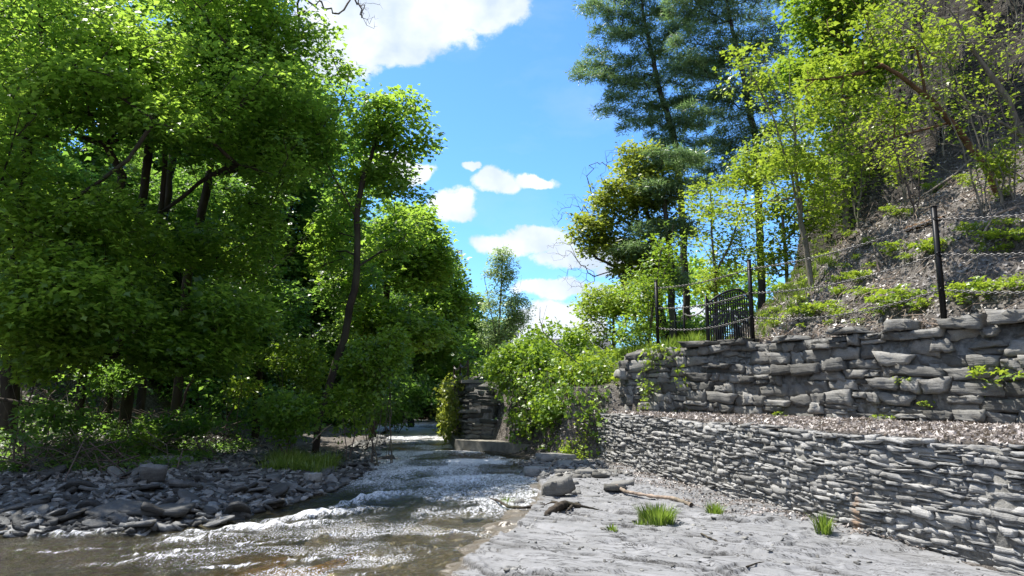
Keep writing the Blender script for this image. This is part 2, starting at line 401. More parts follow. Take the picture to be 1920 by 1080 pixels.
# ------------------------------------------------------------------ lie of the land
WPOLY = np.array([(-0.9, -8), (-0.75, 2), (-0.62, 5.6), (-.42, 6.4), (-.15, 7.2), (.16, 8.25), (.35, 10), (.45, 12), (.55, 14.0), (.35, 16.2), (-1.1, 18.8),
                  (-2.7, 31.5), (-4.5, 37), (-9, 43), (-14, 45), (-15, 42), (-9.5, 39), (-6.3, 34), (-5.0, 27.7), (-4.3, 21.5), (-3.5, 16.5), (-3, 13.6),
                  (-2.95, 11.4), (-3.6, 8.7), (-4.2, 8.1), (-5.2, 8.0), (-7, 8.1), (-10, 8.4), (-13, 7), (-13, -8)], float)
def sdw(x, y):
    x = np.asarray(x, float); y = np.asarray(y, float)
    d = np.full(x.shape, 1e9); ins = np.zeros(x.shape, bool); n = len(WPOLY)
    for i in range(n):
        a = WPOLY[i]; b = WPOLY[(i + 1) % n]; e = b - a
        t = np.clip(((x - a[0]) * e[0] + (y - a[1]) * e[1]) / (e @ e), 0, 1)
        d = np.minimum(d, np.hypot(x - a[0] - t * e[0], y - a[1] - t * e[1]))
        c = (a[1] > y) != (b[1] > y)
        with np.errstate(divide='ignore', invalid='ignore'):
            xi = (b[0] - a[0]) * (y - a[1]) / (b[1] - a[1] + 1e-12) + a[0]
        ins ^= c & (x < xi)
    return np.where(ins, -d, d)
LW_Y = np.array([-8, 0, 3, 6, 7.5, 9.57, 12.5, 15.25]); LW_X = np.array([8.3, 5.9, 4.95, 4.0, 3.52, 3.05, 2.45, 1.87])
UW_Y = np.array([-8, 0, 4, 7, 9.2, 11.0, 12.6, 14.0, 15.0]); UW_X = np.array([13, 10, 8.5, 7.35, 6.25, 5.1, 4.3, 3.45, 2.35])
LEDGE, TOP = 1.06, 2.43
def x_low(y): return np.interp(y, LW_Y, LW_X)
def x_up(y): return np.interp(y, UW_Y, UW_X)
def x_talus(y): return np.interp(y, [-8, 0, 6, 9.2, 12, 14, 16, 18, 20, 24, 30, 40, 80], [14, 11.2, 9.0, 7.0, 5.7, 5.15, 5.0, 5.2, 5.7, 7.5, 11, 17, 40])
def x_cliff(y): return np.interp(y, [-8, 0, 12, 16, 20, 23, 30, 40, 80], [19, 17.2, 13.2, 10.8, 8.6, 8.9, 14.5, 25, 60])
def water_z(y): return -0.07 + 0.006 * np.maximum(np.asarray(y, float) - 8, 0)

def hz(x, y, detail=True):
    x = np.asarray(x, float); y = np.asarray(y, float)
    s = sdw(x, y)
    zin = water_z(y) + 0.02 - 0.30 * sm(0, 1.3, -s)
    sp = np.maximum(s, 0)
    zl = -0.05 + 0.07 * np.minimum(sp, 3.0) + 0.06 * sm(0, .4, sp) + 0.28 * np.clip(sp - 3.4, 0, 3.2) + 0.70 * np.clip(-10.2 - x, 0, 9)
    y2 = y
    za = 0.0 + 0.02 * np.minimum(sp, 3)
    zb = za + (LEDGE - za) * sm(0.12, 0.26, x - x_low(y2))
    zb = zb + (TOP - LEDGE) * sm(0.15, 0.35, x - x_up(y2))
    bank = 0.05 + 1.6 * sm(.35, 1.1, sp) + 0.8 * sm(1.5, 3.6, sp)
    t = sm(15.0, 15.8, y)
    zr = zb * (1 - t) + bank * t
    zr = np.where(y > 50, zr, zr)
    dt = x - x_talus(y)
    zr = zr + 0.90 * np.clip(dt, 0, 2.6) + 0.62 * np.clip(dt - 2.6, 0, 11) + 2.3 * np.clip(x - x_cliff(y), 0, 5.5) * sm(60, 45, y)
    zo = np.where(x < np.interp(y, [-8, 8, 16, 30, 40, 45], [-2, -2, -1.5, -4, -9, -14]), zl, zr)
    z = np.where(s < 0, zin, zo)
    if detail:
        rough = np.where(s < 0, 0.04, np.where(zo > 2.3, 0.22, 0.07)) * sm(0.0, 1.0, np.abs(s))
        rough = np.where((x > 0) & (y < 15.3) & (x < x_talus(y) - .2), 0.02, rough)
        z = z - 0.12 * ((x > -1.7) & (s > -1.3) & (x < x_low(y) - .05) & (y < 15.4))
        z = z + rough * (fbm(x * 1.7, y * 1.7, 5, 3) - 0.5) * 2
        tl = sm(0.3, 1.6, x - x_talus(y)) * (s > 0)
        hl = z / 0.55 + 1.4 * fbm(x * .7, y * .7, 3, 14); kl = np.floor(hl)
        z = z + tl * (0.34 * (fbm(x * .9, y * .9, 5, 12, .6) - .5) * 2 + 0.30 * (sm(0.35, 1.0, hl - kl) - (hl - kl)))
        cl = sm(0.0, 0.8, x - x_cliff(y))
        z = z + cl * 1.6 * (fbm(x * 1.2, y * 1.2, 5, 9) - 0.5) * 2
        lz = z / 0.7 + 0.6 * fbm(x * .5, y * .5, 3, 10); kz = np.floor(lz)
        z = z + cl * 0.7 * (sm(0.55, 1.0, lz - kz) - (lz - kz)) * 0.9
    return z
def gz(x, y): return float(hz(np.array([x]), np.array([y]))[0])
def ground_at(px, py):
    """the point of the land that a direction meets"""
    r = ray(px, py); r = r / r[1]
    ys = np.linspace(4, 60, 1400)
    zz = CAM_H + r[2] * ys; g = hz(r[0] * ys, ys)
    k = np.argmax(g >= zz)
    Y = ys[k] if (g >= zz).any() else 40.0
    return np.array([r[0] * Y, Y, gz(r[0] * Y, Y)])

def grid_mesh(xs, ys, zf):
    X, Y = np.meshgrid(xs, ys); Z = zf(X, Y)
    V = np.stack([X, Y, Z], -1).reshape(-1, 3)
    nx, ny = len(xs), len(ys)
    i = np.arange(nx * ny).reshape(ny, nx)
    F = np.stack([i[:-1, :-1], i[:-1, 1:], i[1:, 1:], i[1:, :-1]], -1).reshape(-1, 4)
    return V, F
def lines(*segs):
    out = []
    for a, b, st in segs: out.append(np.arange(a, b, st))
    return np.concatenate(out + [[segs[-1][1]]])
xs = lines((-160, -60, 12), (-60, -24, 3), (-24, -9, 0.3), (-9, 9, 0.075), (9, 16, 0.15), (16, 60, 3), (60, 160, 12))
ys = lines((-60, -6, 6), (-6, 4, 0.4), (4, 20, 0.09), (20, 34, 0.25), (34, 70, 1.5), (70, 400, 20))
V, F = grid_mesh(xs, ys, hz)
S = sdw(V[:, 0], V[:, 1])
cliff = np.clip(sm(-0.3, 0.5, V[:, 0] - x_cliff(V[:, 1])), 0, 1)
green = sm(15.3, 17, V[:, 1]) * sm(1.5, 3, V[:, 0]) * sm(1.0, -0.5, V[:, 0] - x_talus(V[:, 1]))
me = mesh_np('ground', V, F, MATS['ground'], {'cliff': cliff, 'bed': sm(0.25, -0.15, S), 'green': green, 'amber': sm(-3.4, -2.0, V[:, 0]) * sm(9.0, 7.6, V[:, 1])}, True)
tag(link('ground', me), kind='structure')

# pale bedrock shelf
JOINTS = [(4.35, -1.9, 1.0), (4.75, -.4, 1.6), (5.05, -3.0, 1.3), (5.5, -1.2, 2.2), (5.85, .8, 1.2), (6.2, -2.2, 1.7), (6.75, -.6, 1.8), (7.2, .9, 1.3), (7.9, -.8, 1.5), (4.6, 1.2, .9), (6.5, 1.4, .8), (8.6, -.2, 1.4)]
def joints(X, Y):
    """long cracks with one lip standing a little higher: (depth of the groove, lift)"""
    a, b = .58 * X + .81 * Y, -.81 * X + .58 * Y
    g = np.zeros_like(X); up_ = np.zeros_like(X)
    for i, (ak, bk, ln) in enumerate(JOINTS):
        bb = b - bk - 4.2
        d = a - ak - .22 * (fbm(b * 1.1 + i * 7.3, b * 0 + i, 4, 200 + i, .6) - .5) * 2
        on = sm(ln, ln * .75, np.abs(bb))
        g = np.maximum(g, on * np.exp(-(d / .016) ** 2) * sm(.3, .42, fbm(b * 2.3, b * 0 + 3. * i, 3, 230 + i)))
        up_ = up_ + on * .022 * sm(-.012, .012, d) * np.exp(-np.maximum(d, 0) / .5)
    return g, up_
def bed_h(X, Y):
    s = sdw(X, Y)
    base = np.where(s < 0, water_z(Y) - 0.015 - 0.20 * sm(-0.02, 0.9, -s), 0.0 + 0.02 * np.minimum(s, 3))
    a, b = .58 * X + .81 * Y, -.81 * X + .58 * Y           # edges run along (-1, 1)
    w = fbm(X * 0.9, Y * 0.9, 3, 21) * 1.6
    n = fbm(a * 1.3 + w, b * 0.32 + 0.5 * w, 4, 31, 0.55)
    lv = n * 10; k = np.floor(lv); fr = lv - k
    st = (k + sm(0.92, 1.0, fr)) / 10
    z = base + 0.03 + (st - 0.5) * 0.24 - 0.10 * (fbm(a * .5, b * .3, 2, 33) - .5) + 0.006 * (fbm(X * 6, Y * 6, 4, 41) - 0.5)
    cr = np.abs(fbm(a * 3.4 + w, b * 0.8, 3, 51) - 0.5)
    z = z - 0.022 * sm(0.013, 0.0, cr)
    rub = sm(12.5, 14.5, Y) * sm(0.2, 0.6, s)
    z = z + rub * 0.10 * (fbm(X * 3, Y * 3, 4, 61) - 0.4)
    out = sm(0.08, 0.3, X - x_low(Y)) + sm(15.4, 16.2, Y) + sm(-1.5, -2.2, s)
    jg, ju = joints(X, Y); z = z + ju - .03 * jg
    tr_ = sm(.47, .50, fbm(a * 2.2 + w, b * .45, 4, 35)); z = z + .026 * tr_
    return z - 0.5 * np.clip(out, 0, 1)
V, F = grid_mesh(lines((-2.4, -1, .05), (-1, 4.6, 0.018), (4.6, 7.2, .06)), lines((1.0, 5.0, 0.1), (5.0, 10.5, 0.018), (10.5, 16.4, 0.045)), bed_h)
S = sdw(V[:, 0], V[:, 1])
wet = sm(0.10, -0.04, S + 0.25 * (fbm(V[:, 0] * 5, V[:, 1] * 5, 4, 5) - 0.5) + (V[:, 2] - 0.03) * 2.0)
me = mesh_np('bedrock', V, F, MATS['bedrock'], {'wet': wet, 'joint': joints(V[:, 0], V[:, 1])[0]}, False)
tag(link('bedrock_shelf', me), kind='structure')

# water
def water_fields(X, Y):
    # world spots of broken water
    z = water_z(Y).copy(); foam = np.zeros_like(X)
    def spot(px, py, rx, ry, rot, amp, h=0.0):
        nonlocal z, foam
        r = ray(px, py); t = (CAM_H + 0.05) / -r[2]; cx, cy = r[0] * t, r[1] * t
        c, s_ = math.cos(rot), math.sin(rot)
        u = ((X - cx) * c + (Y - cy) * s_) / rx; v = (-(X - cx) * s_ + (Y - cy) * c) / ry
        g = np.exp(-(u * u + v * v)); foam = foam + amp * g; z = z + h * g
    spot(470, 992, 0.9, 0.13, 0.55, 1.1, 0.05); spot(590, 968, 0.8, 0.16, 0.75, 1.1, 0.06); spot(370, 1012, 0.5, .12, .5, 0.8, .04)
    spot(690, 938, 1.0, 0.16, 1.1, 0.9, 0.05); spot(150, 1004, 0.45, 0.10, 0.1, 0.9, 0.04); spot(130, 1030, 0.5, 0.08, 0.15, 0.5)
    spot(300, 1045, 0.8, 0.10, 0.4, 0.65, 0.02); spot(420, 1060, 0.6, 0.08, 0.4, 0.6); spot(340, 1030, 0.6, 0.06, 0.4, 0.6)
    spot(560, 1010, 0.7, 0.12, 0.5, 0.6, 0.02); spot(640, 1045, 0.5, 0.10, 0.2, 0.45)
    spot(860, 1002, 0.35, 0.05, 0.1, 0.8, 0.02); spot(930, 985, 0.25, 0.06, 0.7, 0.7, 0.02); spot(810, 1000, .2, .1, 2.2, .5)
    spot(790, 885, 0.9, 0.5, 0.9, 0.5, 0.05); spot(870, 900, 0.7, 0.4, 0.6, 0.45, 0.03); spot(700, 905, .6, .5, .5, .35)
    spot(900, 868, 1.6, 0.5, 0.1, 0.7, 0.06); spot(800, 852, 2.2, 0.6, 0.0, 0.6, 0.06); spot(850, 832, 1.8, 0.9, 0, 0.7, 0.05)
    spot(790, 815, 2.2, 2.0, 0, 0.8); spot(800, 800, 3, 4, 0, 0.7)
    spot(640, 1075, .5, .1, .2, .35); spot(730, 1030, .9, .2, .1, .3)
    a = X * 0.5 + Y * 0.86; b = X * 0.86 - Y * 0.5
    big = fbm(a * 1.0, b * 2.2, 3, 71) - 0.5
    mid = fbm(X * 4.5 + 2 * big, Y * 2.8, 4, 81) - 0.5
    ridg = 1 - 2 * np.abs(fbm(X * 2.6 + 3 * big, Y * 2.2, 3, 91) - 0.5)
    act = 0.35 + 0.65 * np.clip(foam, 0, 1)
    amp = 1.0 - 0.62 * sm(11, 18, Y)
    z = water_z(Y) + (z - water_z(Y)) * amp + amp * (0.04 * big + act * (0.11 * mid + 0.05 * ridg ** 4))
    z = z + 0.012 * (fbm(X * 13, Y * 10, 3, 95) - .5)
    foam = foam + 0.25 * sm(0.82, 0.98, ridg) * act + 0.62 * np.maximum(sm(9.5, 15, Y), .85 * sm(8.2, 10, Y) * sm(-2.9, -1.6, X)) * (0.35 + sm(.4, .6, fbm(X * 1.1, Y * .7, 3, 96)))
    edge = sdw(X, Y)
    fo['k'] = (np.clip(1.1 * np.exp(-(((X + 1.6) / 1.5) ** 2)) * sm(5.3, 6.2, Y) * sm(9.6, 8.3, Y) + .9 * sm(9.5, 13, Y), 0, 1.2) * (0.1 + 1.1 * sm(.40, .62, fbm(X * 1.6, Y * 2.2, 4, 97)))).ravel()
    foam = foam + 0.35 * np.exp(-(edge / 0.07) ** 2) * sm(0.5, 0.7, fbm(X * 6, Y * 6, 2, 99))
    return z, foam
fo = {}
def wz(X, Y):
    z, f = water_fields(X, Y); fo['f'] = f.ravel(); return z
V, F = grid_mesh(lines((-13, -6, 0.08), (-6, 1.3, 0.035)), lines((-2, 5, 0.25), (5, 13, 0.035), (13, 20, 0.07), (20, 46, 0.2)), wz)
me = mesh_np('water', V, F, MATS['water'], {'foam': fo['f'], 'fleck': fo['k']}, True)
tag(link('water', me), kind='structure')

# ------------------------------------------------------------------ stones
def box_template(nx, ny, nz):
    idx = {}; V = []; F = []
    def vid(i, j, k):
        if (i, j, k) not in idx:
            idx[(i, j, k)] = len(V); V.append((2 * i / nx - 1, 2 * j / ny - 1, 2 * k / nz - 1))
        return idx[(i, j, k)]
    for i in range(nx):
        for j in range(ny):
            F.append((vid(i, j, 0), vid(i, j + 1, 0), vid(i + 1, j + 1, 0), vid(i + 1, j, 0)))
            F.append((vid(i, j, nz), vid(i + 1, j, nz), vid(i + 1, j + 1, nz), vid(i, j + 1, nz)))
    for i in range(nx):
        for k in range(nz):
            F.append((vid(i, 0, k), vid(i + 1, 0, k), vid(i + 1, 0, k + 1), vid(i, 0, k + 1)))
            F.append((vid(i, ny, k), vid(i, ny, k + 1), vid(i + 1, ny, k + 1), vid(i + 1, ny, k)))
    for j in range(ny):
        for k in range(nz):
            F.append((vid(0, j, k), vid(0, j, k + 1), vid(0, j + 1, k + 1), vid(0, j + 1, k)))
            F.append((vid(nx, j, k), vid(nx, j + 1, k), vid(nx, j + 1, k + 1), vid(nx, j, k + 1)))
    return np.array(V, float), np.array(F)
def stones(C, H, T, Nn, U, rng, tpl=(4, 2, 2), rnd=0.28, jit=0.09, shear=0.25):
    """C centres, H half sizes (n,3), T/Nn/U axes -> V, F, rnd attribute"""
    P, F = box_template(*tpl); n = len(C); m = len(P)
    r = np.linalg.norm(P, axis=1, keepdims=True)
    Pr = P * (1 - rnd) + (P / r) * 1.1 * rnd
    Q = np.repeat(Pr[None], n, 0)
    sh = rng.uniform(-shear, shear, (n, 4))
    x, y, z = Q[..., 0].copy(), Q[..., 1].copy(), Q[..., 2].copy()
    Q[..., 0] = x * (1 + sh[:, 0:1] * z) + sh[:, 1:2] * y * 0.4
    Q[..., 2] = z * (1 + sh[:, 2:3] * x) + 0.12 * sh[:, 3:4] * y
    Q[..., 1] = y * (1 + sh[:, 3:4] * x * 0.5)
    Q += rng.normal(0, jit, Q.shape) * np.array([0.4, 1.0, 0.8]) + rng.normal(0, .12, (n, 1, 3)) * Q ** 2
    Q *= H[:, None, :]
    V = C[:, None, :] + Q[..., 0:1] * T[:, None] + Q[..., 1:2] * Nn[:, None] + Q[..., 2:3] * U[:, None]
    FF = (F[None] + (np.arange(n) * m)[:, None, None]).reshape(-1, 4)
    return V.reshape(-1, 3), FF, np.repeat(rng.uniform(0, 1, n), m)

def wall_mesh(name, poly, z0f, z1f, course, length, depth, mat, rng, hvar=(.5, 1.12), psplit=.4, corep=.06, back=0.5, tpl=(4, 2, 2), proud=0.035, tilt=0.04, wob=0.02, caps=None, end_cap=True, rnd=0.28, jit=0.09):
    """poly: plan points with the visible side on the left of travel; rows of stones over a core"""
    poly = np.asarray(poly, float); seg = np.diff(poly, axis=0); sl = np.hypot(*seg.T); cum = np.concatenate([[0], np.cumsum(sl)]); tot = cum[-1]
    def loc(s):
        s = np.asarray(s, float)
        x = np.interp(s, cum, poly[:, 0]); y = np.interp(s, cum, poly[:, 1])
        e = 0.25
        tx = np.interp(s + e, cum, poly[:, 0]) - np.interp(s - e, cum, poly[:, 0]); ty = np.interp(s + e, cum, poly[:, 1]) - np.interp(s - e, cum, poly[:, 1])
        l = np.hypot(tx, ty); return x, y, tx / l, ty / l
    C, H, T, Nn, U = [], [], [], [], []
    z = -0.04; row = 0
    zmax = max(z1f(s) - z0f(s) for s in np.linspace(0, tot, 20))
    while z < zmax:
        h = rng.uniform(*course) * (1.0 if rng.random() > .15 else 1.4)
        s = rng.uniform(-0.2, 0)
        while s < tot:
            L = rng.uniform(*length) * (0.6 + 0.8 * rng.random())
            sc = s + L / 2
            if sc > tot: break
            hh = h * rng.uniform(*hvar)
            split = rng.random() < psplit and h > course[0] * 1.15
            parts = [(z + hh / 2, hh)] if not split else [(z + hh * .26, hh * .5), (z + hh * .76, hh * .5)]
            for zc, ph in parts:
                wv = wob * math.sin(sc * 1.7 + row * .3)
                zc2 = zc + wv
                if zc2 + ph * 0.4 > z1f(sc) - z0f(sc) + (rng.uniform(-.04, .05)): continue
                x, y, tx, ty = loc(sc)
                nx, ny = -ty, tx                     # outward
                d = depth * rng.uniform(0.7, 1.2); off = rng.normal(0, proud)
                tl = rng.normal(0, tilt)
                t3 = np.array([tx * math.cos(tl), ty * math.cos(tl), math.sin(tl)]); n3 = nrm(np.array([nx, ny, rng.normal(0, .05)]) + rng.normal(0, .05, 3) * [1, 1, 0])
                u3 = np.cross(t3, n3); u3 = u3 if u3[2] > 0 else -u3
                C.append((x + nx * (off - d * .5), y + ny * (off - d * .5), z0f(sc) + zc2)); H.append((L * .5 * .97, d * .5, ph * .5 * .96)); T.append(t3); Nn.append(n3); U.append(u3)
            s += L
        z += h; row += 1
    for cp in (caps or []):
        s, w, h_, dz = cp; x, y, tx, ty = loc(s)
        C.append((x + ty * .10, y - tx * .10, z1f(s) + dz)); H.append((w / 2, .2, h_ / 2)); T.append((tx, ty, 0.02)); Nn.append((-ty, tx, 0)); U.append((0, 0, 1))
    V, F, R = stones(np.array(C), np.array(H), nrm(np.array(T, float)), nrm(np.array(Nn, float)), nrm(np.array(U, float)), rng, tpl=tpl, rnd=rnd, jit=jit)
    me_f = mesh_np(name + '_face', V, F, mat, {'rnd': R})
    ss = np.linspace(0, tot, 60); x, y, tx, ty = loc(ss); nx, ny = -ty, tx
    zb = np.array([z0f(s) - 0.3 for s in ss]); zt = np.array([z1f(s) - 0.05 for s in ss])
    f = corep
    A = np.stack([x - nx * f, y - ny * f, zb], 1); B = np.stack([x - nx * f, y - ny * f, zt], 1)
    Cc = np.stack([x - nx * back, y - ny * back, zt], 1); D = np.stack([x - nx * back, y - ny * back, zb], 1)
    V = np.stack([A, B, Cc, D], 1).reshape(-1, 3); n = len(ss); i = np.arange(n - 1) * 4
    Fs = [np.stack([i + a, i + 4 + a, i + 4 + b, i + b], 1) for a, b in ((0, 1), (1, 2), (2, 3), (3, 0))]
    Fs.append(np.array([[0, 1, 2, 3]])); Fs.append(np.array([[4 * n - 4, 4 * n - 3, 4 * n - 2, 4 * n - 1]]))
    me_c = mesh_np(name + '_core', V, np.concatenate(Fs), MATS['dark'])
    return me_f, me_c

rw = np.random.default_rng(11)
# lower wall: thin stacked slate. The plan runs from near to far so that its left side faces the stream
lp = np.array([(x, y) for y, x in zip(LW_Y, LW_X) if y >= 3])
lp = np.vstack([[(5.42, 1.5)], lp, [(1.86, 15.3)], [(2.4, 15.75)]])
mf, mc = wall_mesh('lower_wall', lp, lambda s: 0.0, lambda s: LEDGE + 0.02, (0.034, 0.060), (0.10, 0.34), 0.16, MATS['wall_low'], rw, tilt=0.06, proud=0.013, rnd=.0, jit=.12, hvar=(.72, 1.2), psplit=.3, corep=.018)
w = empty('stone_retaining_wall', (1.95, 15.25, 0), 'low grey retaining wall of thin stacked slate rising from the bedrock shelf', 'stone wall')
for n_, m_ in (('stonework', mf), ('core', mc)):
    o = link(n_, m_, w); o.location = (-1.95, -15.25, 0)
# upper wall: bigger blocks
up = [(10.0, 0), (8.5, 4), (7.35, 7), (6.25, 9.2), (5.1, 11.0), (4.3, 12.6), (3.45, 14.0), (2.75, 14.75), (2.35, 15.2), (2.6, 16.0)]
ucum = np.concatenate([[0], np.cumsum(np.hypot(*np.diff(np.array(up), axis=0).T))])
def s_at_y(y): return float(np.interp(y, [p[1] for p in up], ucum))
caps = [(s_at_y(9.4), .55, .16, .02), (s_at_y(10.1), .34, .17, .03), (s_at_y(10.8), .5, .10, .02), (s_at_y(8.8), .6, .16, .04), (s_at_y(12.9), .6, .10, .02), (s_at_y(11.8), .5, .09, 0.01), (s_at_y(13.6), .7, .1, .02)]
mf, mc = wall_mesh('upper_wall', up, lambda s: LEDGE - 0.05, lambda s: TOP + 0.02 * math.sin(s * 1.3) - 0.35 * float(sm(s_at_y(14.9), ucum[-1], s)), (0.11, 0.20), (0.18, 0.6), 0.3, MATS['wall_up'], rw, back=0.5, tpl=(6, 3, 3), proud=0.04, tilt=0.05, wob=0.045, caps=caps, rnd=.01, jit=.12, hvar=(.82, 1.14), psplit=.22)
w = empty('stone_terrace_wall', (2.35, 15.0, LEDGE), 'taller rough wall of thick weathered stone blocks set back above the ledge', 'stone wall')
for n_, m_ in (('stonework', mf), ('core', mc)):
    o = link(n_, m_, w); o.location = (-2.35, -15.0, -LEDGE)
# old pier on the far bank with concrete footing
pc = [(-2.75, 31.5), (-1.95, 25), (-1.08, 19.0), (-0.35, 18.4)]
# visible side is the stream side: travel so that left faces -x  => from near to far
pc2 = [(-0.55, 18.9), (-1.32, 19.15), (-2.2, 25), (-2.95, 31.5)]
mf, mc = wall_mesh('pier', pc2, lambda s: 0.15, lambda s: 1.85, (0.10, 0.18), (0.25, 0.6), 0.3, MATS['pier'], rw, back=0.6, tpl=(4, 2, 2))
w = empty('bank_wall', (-1.0, 19.0, 0), 'dark mossy wall with a concrete footing where the stream passes the ivy', 'stone wall')
for n_, m_ in (('stonework', mf), ('core', mc)):
    o = link(n_, m_, w); o.location = (1.0, -19.0, 0)
Mc = Mat('old_concrete'); nn = Mc.noise(3, 6, 0.7)
MATS['conc'] = Mc.pbr(Mc.ramp(nn, [(0.3, (0.10, 0.095, 0.08)), (0.7, (0.30, 0.28, 0.24))]), 0.9, Mc.bump(nn, 0.5, 0.02), spec=0.2)
def prism(plan, z0, z1, name, mat):
    n = len(plan); V = [(p[0], p[1], z0) for p in plan] + [(p[0], p[1], z1) for p in plan]
    me = bpy.data.meshes.new(name)
    me.from_pydata(V, [], [list(range(n))[::-1], list(range(n, 2 * n))] + [[i, (i + 1) % n, (i + 1) % n + n, i + n] for i in range(n)])
    me.update(); me.materials.append(mat); return me
o = link('footing', prism([(0.55, 17.0), (-1.5, 18.75), (-2.42, 25), (-3.2, 31.6), (-2.4, 31.6), (-1.6, 25), (-0.7, 19.4), (0.9, 18.1)], -0.4, 0.27, 'footing', MATS['conc']), w)
o.location = (1.0, -19.0, 0)

# ------------------------------------------------------------------ plants
def resample(P, step, rng, jit=0.0):
    P = np.asarray(P, float); L = np.linalg.norm(np.diff(P, axis=0), axis=1); c = np.concatenate([[0], np.cumsum(L)])
    n = max(2, int(c[-1] / step) + 1); t = np.linspace(0, c[-1], n)
    Q = np.stack([np.interp(t, c, P[:, k]) for k in range(3)], 1)
    # soften corners
    for _ in range(2): Q[1:-1] = 0.5 * Q[1:-1] + 0.25 * (Q[:-2] + Q[2:])
    if jit: Q[1:-1] += rng.normal(0, jit, Q[1:-1].shape) * [1, 1, .3]
    return Q
class Skel:
    def __init__(s): s.P = np.zeros((60000, 3)); s.par = np.full(60000, -1); s.n = 0
    def add(s, p, par): s.P[s.n] = p; s.par[s.n] = par; s.n += 1; return s.n - 1
def grow(trunks, attr, rng, step=0.4, crook=0.10, upw=0.9, lag=0.35):
    sk = Skel()
    for ti, tr in enumerate(trunks):
        Q = resample(tr, step, rng, 0.02)
        if ti == 0: par = -1
        else:
            d = np.linalg.norm(sk.P[:sk.n] - Q[0], axis=1); par = int(np.argmin(d)) if d.min() < 1.5 else -1
        for q in Q: par = sk.add(q, par)
    A = np.asarray(attr)
    d0 = np.min(np.linalg.norm(A[:, None] - sk.P[None, :sk.n], axis=2), axis=1)
    tips = []
    for k in np.argsort(d0):
        a = A[k]; P = sk.P[:sk.n]; dv = a - P; d = np.linalg.norm(dv, axis=1)
        cost = d + upw * np.maximum(0, P[:, 2] + lag * d - a[2])
        i = int(np.argmin(cost)); L = d[i]
        if L < 0.05: tips.append(i); continue
        m = max(1, int(L / step)); p0 = sk.P[i]; pp = sk.par[i]
        dirp = nrm(p0 - sk.P[pp]) if pp >= 0 else np.array([0, 0, 1.0])
        ctrl = p0 + (0.5 * nrm(a - p0) + 0.35 * dirp) * L * 0.5
        par = i
        for j in range(1, m + 1):
            t = j / m; q = (1 - t) ** 2 * p0 + 2 * t * (1 - t) * ctrl + t * t * a
            if j < m: q = q + rng.normal(0, crook * step, 3)
            par = sk.add(q, par)
        tips.append(par)
        if sk.n > 59000: break
    return sk, np.array(tips)
def tube_mesh(name, sk, R, rtip, mat, sides=6, min_r=0.0):
    n = sk.n; P = sk.P[:n]; par = sk.par[:n]
    cnt = np.ones(n)
    haschild = np.zeros(n, bool); haschild[par[par >= 0]] = True
    cnt = np.where(haschild, 0.0, 1.0)
    for i in range(n - 1, 0, -1):
        if par[i] >= 0: cnt[par[i]] += cnt[i]
    k = max(1.2, math.log(max(cnt.max(), 2)) / math.log(R / rtip))
    r = rtip * cnt ** (1 / k)
    # follow the strongest child
    main = np.full(n, -1); best = np.zeros(n)
    for i in range(n):
        p = par[i]
        if p >= 0 and cnt[i] > best[p]: best[p] = cnt[i]; main[p] = i
    idx, brk, rad, start = [], [], [], []
    for i in range(n):
        p = par[i]
        if p >= 0 and main[p] == i: continue
        first = True
        if p >= 0: idx.append(p); rad.append(min(r[p], r[i] * 1.25)); start.append(True); first = False
        c = i
        while c >= 0:
            idx.append(c); rad.append(r[c]); start.append(first); first = False; c = main[c]
    idx = np.array(idx); rad = np.array(rad); start = np.array(start); m = len(idx); Q = P[idx]
    T = np.zeros_like(Q); T[:-1] = Q[1:] - Q[:-1]
    nxt = np.append(~start[1:], False); prv = ~start
    fw = np.where(nxt[:, None], T, 0); bw = np.zeros_like(Q); bw[1:] = np.where(prv[1:, None], Q[1:] - Q[:-1], 0)
    t = nrm(nrm(fw) + nrm(bw) + 1e-6)
    ends = ~nxt; rad = np.where(ends, rad * 0.5, rad)
    ref = np.array([0.83, 0.21, 0.5]); a = nrm(np.cross(t, ref)); b = np.cross(t, a)
    th = np.arange(sides) * 2 * math.pi / sides
    V = Q[:, None] + rad[:, None, None] * (np.cos(th)[None, :, None] * a[:, None] + np.sin(th)[None, :, None] * b[:, None])
    i0 = np.nonzero(nxt)[0]; j = np.arange(sides); j2 = (j + 1) % sides
    F = np.stack([i0[:, None] * sides + j, i0[:, None] * sides + j2, (i0[:, None] + 1) * sides + j2, (i0[:, None] + 1) * sides + j], -1).reshape(-1, 4)
    return V.reshape(-1, 3), F
LEAF = {
    'maple': (np.array([(0, 0, 0), (.30, -.52, -.08), (.55, -.2, .02), (1, 0, -.12), (.55, .2, .02), (.30, .52, -.08)], float), np.array([(0, 1, 2), (0, 2, 3), (0, 3, 4), (0, 4, 5)])),
    'oval': (np.array([(0, 0, 0), (.45, -.30, .06), (1, 0, -.05), (.45, .30, .06)], float), np.array([(0, 1, 2), (0, 2, 3)])),
    'needle': (np.array([(0, -.09, 0), (1, 0, -.02), (0, .09, 0)], float), np.array([(0, 1, 2)])),
    'star': (np.array([(0, 0, 0), (.15, -.5, 0), (.5, -.15, 0), (1, 0, 0), (.5, .15, 0), (.15, .5, 0)], float), np.array([(0, 1, 2), (0, 2, 3), (0, 3, 4), (0, 4, 5)])),
}
